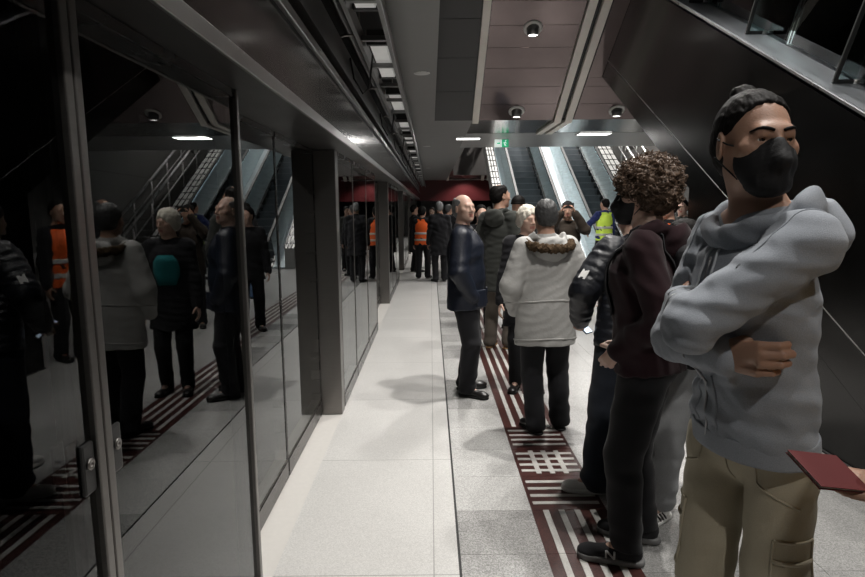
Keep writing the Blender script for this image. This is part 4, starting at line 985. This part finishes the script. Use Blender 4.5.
for q in (1, -1):
    pts = [P.up(q * .09, .4 * math.cos(a), (.70 * P.h) + .5 * math.sin(a)) for a in np.linspace(-.55, PI - .35, 22)]; pt = snap(tj, pts, P.up(q * .085, -.01, .70 * P.h), .006)
    mb = MB(); x = P.T @ A(.022, 0, 0); vs = [];
    for p in pt: vs += [p - x, p + x]
    nf = [(2 * i, 2 * i + 1, 2 * i + 3, 2 * i + 2) for i in range(len(pt) - 1)]; o_ = P.T @ A(0, 0, 0); cen = P.up(q * .085, -.01, .70 * P.h)
    vs2 = [v + nrm(v - cen) * .009 for v in vs]; n_ = len(vs)
    mb.add(vs + vs2, nf + [tuple(i + n_ for i in f) for f in nf] + [(2 * i, 2 * i + 2, n_ + 2 * i + 2, n_ + 2 * i) for i in range(len(pt) - 1)] + [(2 * i + 1, 2 * i + 3, n_ + 2 * i + 3, n_ + 2 * i + 1) for i in range(len(pt) - 1)], 0, True); sp = mb.build('shoulder_strap', nylon('backpack_black', (.014,) * 3), bp)
    MB().tube([p + nrm(p - cen) * .010 + x for p in pt], .0022, 5).build('strap_piping', REFL, sp)

# 3 -- navy puffer jacket, mostly behind the curly haired man
P = Person('person in navy puffer jacket and dark jeans standing behind the curly-haired man', 1.13, 3.36, 1.66, 112, 120, -22, 1.04, (9, 9), 0, ((.03, .06, -8), (-.27, -.13, 55)),
    (dict(to=(.16, .24, .98), hint=(.6, -1, 0)), dict(to=(-.20, .17, .93), hint=(-.9, -.5, 0), fd=(.2, .3, -.2), pn=(.6, .3, .5), curl=(.8,) * 4)), .0085, 'pale')
P.body().hair(H_DRK)
J = P.jacket(C_PUF, .47, .03, 'puffer_jacket', (.003, 30), (8, .006), ((5, .005), (4, .005)), True, None, 0, None, None, 1.0, 1, .036, .032)
tj = bvh(J); e = P.sh[-1] * .45 + P.el[-1] * .55
mb = MB(); a0 = nrm(P.el[-1] - P.sh[-1]); side = nrm(A(-.95, -.3, 0)); u = nrm(np.cross(a0, side))
q4 = snap(tj, [e + side * .3 + a0 * i * .03 + u * j * .02 for i, j in ((-1, -1), (-1, 1), (1, 1), (1, -1))], lambda p: p - side, .003); mb.add(q4 + [q - side * .006 for q in q4], [(0, 1, 2, 3), (7, 6, 5, 4), (0, 1, 5, 4), (1, 2, 6, 5), (2, 3, 7, 6), (3, 0, 4, 7)]); mb.build('sleeve_badge', SH_WHT, J)
P.trousers(fabric('dark_denim', (.012, .015, .022)), .02, 'jeans', (.006, 22), .03, None, .56, 1.2, .012)
P.shoes(SH_WHT, S_WHT, 'sneaker', .006, None, SH_WHT)
def world(P, p):
    a = P.o.rotation_euler[2]; return rotz(a) @ A(*p) + A(*P.o.location)
def phone(label, P, p, R, screen=(.5, .6, .75), s=2.):
    t = thing('smartphone', label, 'phone', tuple(world(P, p))); t.rotation_euler = Matrix(rotz(P.o.rotation_euler[2]) @ R).to_euler()
    MB().cbox((0, 0, 0), (.072, .009, .148)).build('case', M_BLKM, t, .003); MB().cbox((0, -.0052, 0), (.066, .001, .138)).build('screen', emit('phone_screen_%d' % (s * 10), screen, s), t)
    MB().lathe([(.009, 0), (.009, .002), (.001, .002)], (.02, .0045, .055), 10, 0, rotx(-PI / 2)).build('lens', M_BLK, t); return t
hw = P.wr[-1] + P.fd[-1] * .085 + nrm(P.pn[-1]) * .035
phone('smartphone with lit screen held low by the person in the navy puffer jacket', P, hw, rotz(.4) @ rotx(-.9))

# 4 -- grey joggers, between the curly haired man and the man in the hoodie
P = Person('person in grey jogging trousers and striped trainers, half hidden behind the maroon sweatshirt', 1.26, 2.98, 1.52, 195, 175, 0, .95, (0, 0), 0, ((.10, .0, -6), (-.10, .12, 22)), (dict(to=(.14, .1, .86), hint=(.6, -1, 0), fd=(-.9, .1, -.5)), dict(to=(-.14, .1, .86), hint=(-.6, -1, 0), fd=(.9, .1, -.5))), .009, 'pale')
P.body().hair(H_DRK); P.jacket(C_BLK, .46, .02, 'jacket')
K = P.trousers(C_JOG, .018, 'joggers', (.007, 22), .004, .007, .56, 1.1, .06)
for q in (1, -1): seam(P, K, [A(q * .3, -.05 + .02 * math.cos(a), .62 + .02 * math.sin(a)) for a in np.linspace(0, 6.4, 12)], 'round_badge', C_BLK, .012, None, .0, 1, lambda p, q=q: A(q * .05, p[1], p[2]))
P.shoes(SH_WHT, S_WHT, 'sneaker', .0055, None, SH_GRY, L_BLK)

# 5 -- pale parka from behind
P = Person('man seen from behind in pale grey parka with brown fur hood trim and black trousers', .80, 4.08, 1.64, 99, 92, -3, 1.08, (3, 0), 0, ((.13, .02, -14), (-.07, -.03, 8)),
    (dict(to=(.19, .11, .87), hint=(1, -1, 0), fd=(-1.2, .1, -.5)), dict(to=(-.19, .11, .87), hint=(-1, -1, 0), fd=(1.2, .1, -.5))), .0075, 'mid')
P.body().hair(H_SPP, 'short')
J = P.jacket(C_PARK, .395, .026, 'parka', (.0042, 16), None, None, True, None, .012, None, None, 1.04, 6, .036, .031)
hood_down(P, C_PARK, J, 1.12, .024, .0, 'hood', .004)
S = SDF(); U = P.up; arc = [U(.155 * math.sin(a), -.05 - .145 * math.cos(a), .800 * P.h + .04 * (1 - math.cos(a))) for a in np.linspace(-1.75, 1.75, 13)]
for a, b in zip(arc[:-1], arc[1:]): S.cone(a, b, .027, .027, .01)
S.wrinkle(.007, 120, 3); S.wrinkle(.004, 260, 4); sobj('fur_trim', S, .006, plain('brown_fur', (.075, .05, .03), .95, 0, .1, .6, 90, .6, 200), J)
for z, nm in ((.575, 'waist_seam'), (.415, 'hem_seam')):
    seam(P, J, [P.up(.5 * math.cos(a), .5 * math.sin(a), z * P.h) for a in np.linspace(0, 2 * PI, 60)], nm, C_PARK, .007, None, .001)
P.trousers(C_BLK, .018, 'trousers', (.006, 20), .008, None, .56, 1.15, .03); P.shoes(L_BLK, S_BLK)

# 6 -- balding man in the blue jacket
P = Person('balding man in navy blue jacket and black trousers, hands in pockets, facing the queue', .29, 4.98, 1.70, -10, -56, 6, 1.12, (-1, 0), 0, ((.10, .02, -18), (-.09, -.02, 22)),
    (dict(to=(.185, .085, .87), hint=(1, -1, 0), fd=(-1.8, -1.3, -.2)), dict(to=(-.185, .085, .87), hint=(-1, -1, 0), fd=(1.8, -1.3, -.2))), .0065, 'pale')
P.body().eyes((.1, .0)).hair(H_GRY, 'ring')
def belly(S, P=P): S.ell(P.up(0, .045, .6 * P.h), (.15, .12, .17), None, .06); [S.box(P.up(q * .12, .145, .50 * P.h), (.065, .012, .075), rotz(-q * .5), .01, .01) for q in (1, -1)]
J = P.jacket(C_NAVY, .445, .026, 'jacket', (.0042, 15), None, None, True, None, .01, None, belly, 1.03, 31, .035, .031)
seam(P, J, front_line(P, .46, .83), 'zip', M_BLKM, .006)
S = SDF(); P.collar(S, .014, .838, .04, 2.4); sobj('collar', S, .006, plain('collar_grey', (.10, .10, .11), .9), J)
P.trousers(C_BLK, .02, 'trousers', (.006, 20), .006, None, .56, 1.15, .03); P.shoes(L_BLK, S_BLK)

# 7 -- white haired woman facing the viewer
P = Person('white-haired woman in long black coat and teal top facing the pale parka', .83, 5.08, 1.60, 262, 290, -4, 1.02, (0, 0), 0, ((.09, .02, -8), (-.09, 0, 8)), (None, None), .0075, 'pale', None, 0, True)
P.body().eyes().hair(H_WHT, 'woman')
J = P.jacket(C_BLK, .36, .024, 'coat', (.005, 18), None, None, True, None, .016, None, None, 1.0, 3)
t_ = bvh(J); mb = MB(); rows = [(.765, .06), (.73, .10), (.69, .11), (.65, .10), (.605, .07)]; vs = []
nc = 7
for z, wd in rows: vs += snap(t_, [P.up(wd * (2 * i / (nc - 1) - 1), .5, z * P.h) for i in range(nc)], lambda p: p + P.T @ A(0, -1, 0), .009)
n_ = len(vs); fs = [(nc * i + j, nc * i + j + 1, nc * i + j + nc + 1, nc * i + j + nc) for i in range(4) for j in range(nc - 1)]; mb.add(vs + [v + P.T @ A(0, -.03, 0) for v in vs], fs + [tuple(k + n_ for k in f_) for f_ in fs] + [(nc * i + j, nc * i + nc + j, n_ + nc * i + nc + j, n_ + nc * i + j) for i in range(4) for j in (0, nc - 1)] + [(j, j + 1, n_ + j + 1, n_ + j) for k in (0, 4) for j in range(nc * k, nc * k + nc - 1)], 0, True); mb.build('top', C_TEAL, P.o)
P.trousers(C_BLK, .014, 'trousers', (.004, 20)); P.shoes(L_BLK, S_BLK)

# 8 -- tall man, hood down
P = Person('tall man with thinning dark hair in grey-green hooded coat behind the navy jacket', .76, 6.6, 1.84, 52, 25, 0, 1.0, (2, 0), 0, ((.10, .05, -10), (-.10, -.02, 15)), (dict(to=(.19, .17, 1.0), hint=(.6, -1, 0)), dict(to=(-.19, .17, 1.0), hint=(-.6, -1, 0))), .0085, 'mid')
P.body().hair(H_DRK, 'balding'); J = P.jacket(C_OLIV, .36, .024, 'coat', (.005, 20), None, None, True, None, .01, None, None, 1.0, 4); hood_down(P, C_OLIV, J, 1.05, .022)
P.trousers(C_BRN, .018, 'trousers', (.006, 20), .008); P.shoes(L_BRN, plain('tan_sole', (.25, .14, .06), .7))

# 9..  the people behind them
def walkon(label, x, y, h, hd, hh, hair, hk, top, hem, pants, group=None, hood=False, res=.010, skin='mid', vest_=None, arms=(None, None), eyes=False, mask=False, b=1.0, fem=False, name='jacket', feet=((.10, .02, -10), (-.10, -.02, 10))):
    P = Person(label, x, y, h, hd, hh, 0, b, (1, 0), 0, feet, arms, res, skin, group, 0, fem)
    P.body()
    if eyes: P.eyes()
    P.hair(hair, hk)
    if mask: P.mask(MASK)
    P.J = P.jacket(top, hem, .024, name, (.005, 20), None, None, not hood, None, .006)
    if hood: hood_down(P, top, P.J)
    if vest_: vest(P, vest_, REFL)
    P.trousers(pants, .018, 'trousers', (.005, 20), .006); P.shoes(L_BLK, S_BLK); return P
walkon('person whose face shows between the navy jacket and the grey-green coat', .66, 7.75, 1.62, 250, 285, H_DRK, 'short', C_BLK, .42, C_BLK, eyes=True, skin='pale')
walkon('person with black hair right behind the tall grey-green coat', 1.12, 7.6, 1.73, 95, 80, H_DRK, 'hat', C_BLK, .42, C_BLK)
up_ = lambda q: dict(to=(q * .095, .30, 1.50), hint=(q * .7, 0, -1), fd=(-q * .1, 0, 1), pn=(-q, .15, 0), curl=(.45,) * 4)
P = walkon('person in dark brown jacket holding a phone up in front of the face', 1.84, 8.0, 1.66, 258, 258, H_DRK, 'short', C_DBR, .44, C_BLK, skin='mid', arms=(up_(1), up_(-1)), res=.009)
phone('smartphone held up in both hands by the person in the dark brown jacket', P, (P.wr[1] + P.wr[-1]) / 2 + A(0, .015, .11), roty(PI / 2) @ rotx(.0), (.4, .45, .5), 1.)
P = walkon('worker in yellow reflective vest at the foot of the far escalators', 3.95, 13.5, 1.76, 105, 120, H_DRK, 'short', fabric('navy_sleeve', (.02, .03, .11)), .46, C_BLK, vest_=HV_Y, res=.011, arms=(None, dict(to=(-.3, .2, 1.0), hint=(-1, -.5, 0))))
walkon('person in orange vest by the dark wall of the near escalator', 2.52, 6.3, 1.70, 200, 215, H_DRK, 'short', C_BLK, .46, C_BLK, vest_=HV_O, res=.01)
far = 'people waiting at the far end of the glass doors'
walkon('person in long black coat closest to the far glass doors', -.41, 14.8, 1.66, 20, 10, H_DRK, 'short', C_BLK, .30, C_BLK, res=.013, fem=True, name='coat')
walkon('person in orange vest beside the far glass doors', -.19, 13.4, 1.62, 75, 60, H_DRK, 'woman', C_BLK, .46, C_BLK, vest_=HV_O, res=.012, fem=True)
walkon('grey-haired person in black coat left of the navy jacket, seen from behind', .19, 12.8, 1.72, 100, 90, H_GRY, 'short', C_BLK, .34, C_BLK, res=.012, name='coat', b=1.08)
walkon('person with lit face between the orange vest and the grey-haired black coat', .03, 16.2, 1.60, 270, 250, H_DRK, 'short', C_BLK, .4, C_BLK, res=.014, skin='pale')
walkon('person with dark hair just left of the balding man, far down the platform', .42, 14.0, 1.66, 60, 40, H_SPP, 'short', C_BLK, .4, C_BLK, res=.013)
walkon('person in dark jacket behind the balding head, far down the platform', .72, 15.2, 1.64, 250, 240, H_DRK, 'short', C_OLIV, .42, C_BLK, res=.014)
walkon('person in blue jeans seen past the parka near the far escalators', 1.55, 10.6, 1.7, 120, 130, H_DRK, 'short', C_BLK, .46, C_JEAN, res=.012)
walkon('bald person under the near escalator, visible in the glass', 2.75, 7.6, 1.74, 200, 200, H_GRY, 'ring', C_BLK, .42, C_BLK, res=.011)
walkon('dark-coated person further under the near escalator, visible in the glass', 3.9, 9.2, 1.68, 215, 230, H_DRK, 'short', C_OLIV, .42, C_BLK, res=.012, skin='pale')

# 10 -- person at the right edge: only the hand with the booklet shows
P = Person('person in yellow jacket at the right edge holding a burgundy booklet', 1.065, .845, 1.72, 172, 172, 0, 1, (0, 0), 0, ((.1, 0, -8), (-.1, 0, 8)), (dict(to=(.10, .255, 1.10), hint=(.3, -.5, -1), fd=(.25, 1.5, .2), pn=(-.4, -.25, 1), curl=(.14, .15, .17, .2), thumb=1.6), None), .0065, 'tan')
P.body().hair(H_DRK); J = P.jacket(plain('mustard_cloth', (.50, .27, .03), .85, 0, .3, .1, 20, .3, 120), .47, .026, 'jacket', (.003, 18)); S = SDF(); d = nrm(P.el[1] - P.wr[1]); S.cone(P.wr[1] - d * .012, P.wr[1] + d * .05, .036, .042, .01); S.cut(P.wr[1] - d * .022, -d, .005); sobj('cuff', S, .005, C_BLK, J); P.trousers(C_BLK, .018); P.shoes(L_BLK, S_BLK)
BKM = plain('burgundy_cover', (.085, .014, .015), .6, 0, .3, .06)
bk = thing('booklet', 'burgundy booklet held out by the hand at the right edge', 'booklet', tuple(world(P, P.wr[1] + P.fd[1] * .135 + nrm(P.pn[1]) * .021)))
y_ = nrm(P.fd[1]); z_ = nrm(P.pn[1] - y_ * (P.pn[1] @ y_)); bk.rotation_euler = Matrix(rotz(P.o.rotation_euler[2]) @ np.stack([np.cross(y_, z_), y_, z_], 1) @ rotz(.3) @ rotx(.25)).to_euler()
MB().cbox((0, 0, .003), (.084, .118, .0018)).build('cover', BKM, bk, .0006); MB().cbox((0, 0, -.003), (.084, .118, .0018)).build('cover', BKM, bk, .0006); MB().cbox((.0005, 0, 0), (.08, .114, .004)).build('pages', plain('paper', (.6, .58, .5), .8), bk)
# ------------------------------------------------------------ camera, world, exposure
cd = bpy.data.cameras.new('camera'); cam = bpy.data.objects.new('camera', cd); COL.objects.link(cam); SC.camera = cam
cd.sensor_width = 36; cd.lens = 36 * 590 / 865; cd.clip_start = .05; cd.clip_end = 200
p, yw, r = math.radians(7.8), math.radians(.1), math.radians(-.5)
fw = A(math.sin(yw) * math.cos(p), math.cos(yw) * math.cos(p), -math.sin(p)); rt = A(math.cos(yw), -math.sin(yw), 0); up = np.cross(rt, fw)
rt2 = rt * math.cos(r) + up * math.sin(r); up2 = up * math.cos(r) - rt * math.sin(r)
cam.matrix_world = Matrix(((rt2[0], up2[0], -fw[0], 0), (rt2[1], up2[1], -fw[1], 0), (rt2[2], up2[2], -fw[2], 1.6), (0, 0, 0, 1)))
w = bpy.data.worlds.new('world'); SC.world = w; w.use_nodes = True; w.node_tree.nodes['Background'].inputs[0].default_value = (.02, .02, .022, 1)
vs = SC.view_settings; vs.view_transform = 'Standard'; vs.look = 'None'; vs.gamma = 1; vs.use_curve_mapping = False; vs.exposure = 0.0
SC.cycles.max_bounces = 8; SC.cycles.transparent_max_bounces = 16; SC.cycles.sample_clamp_indirect = 4; SC.cycles.use_denoising = True
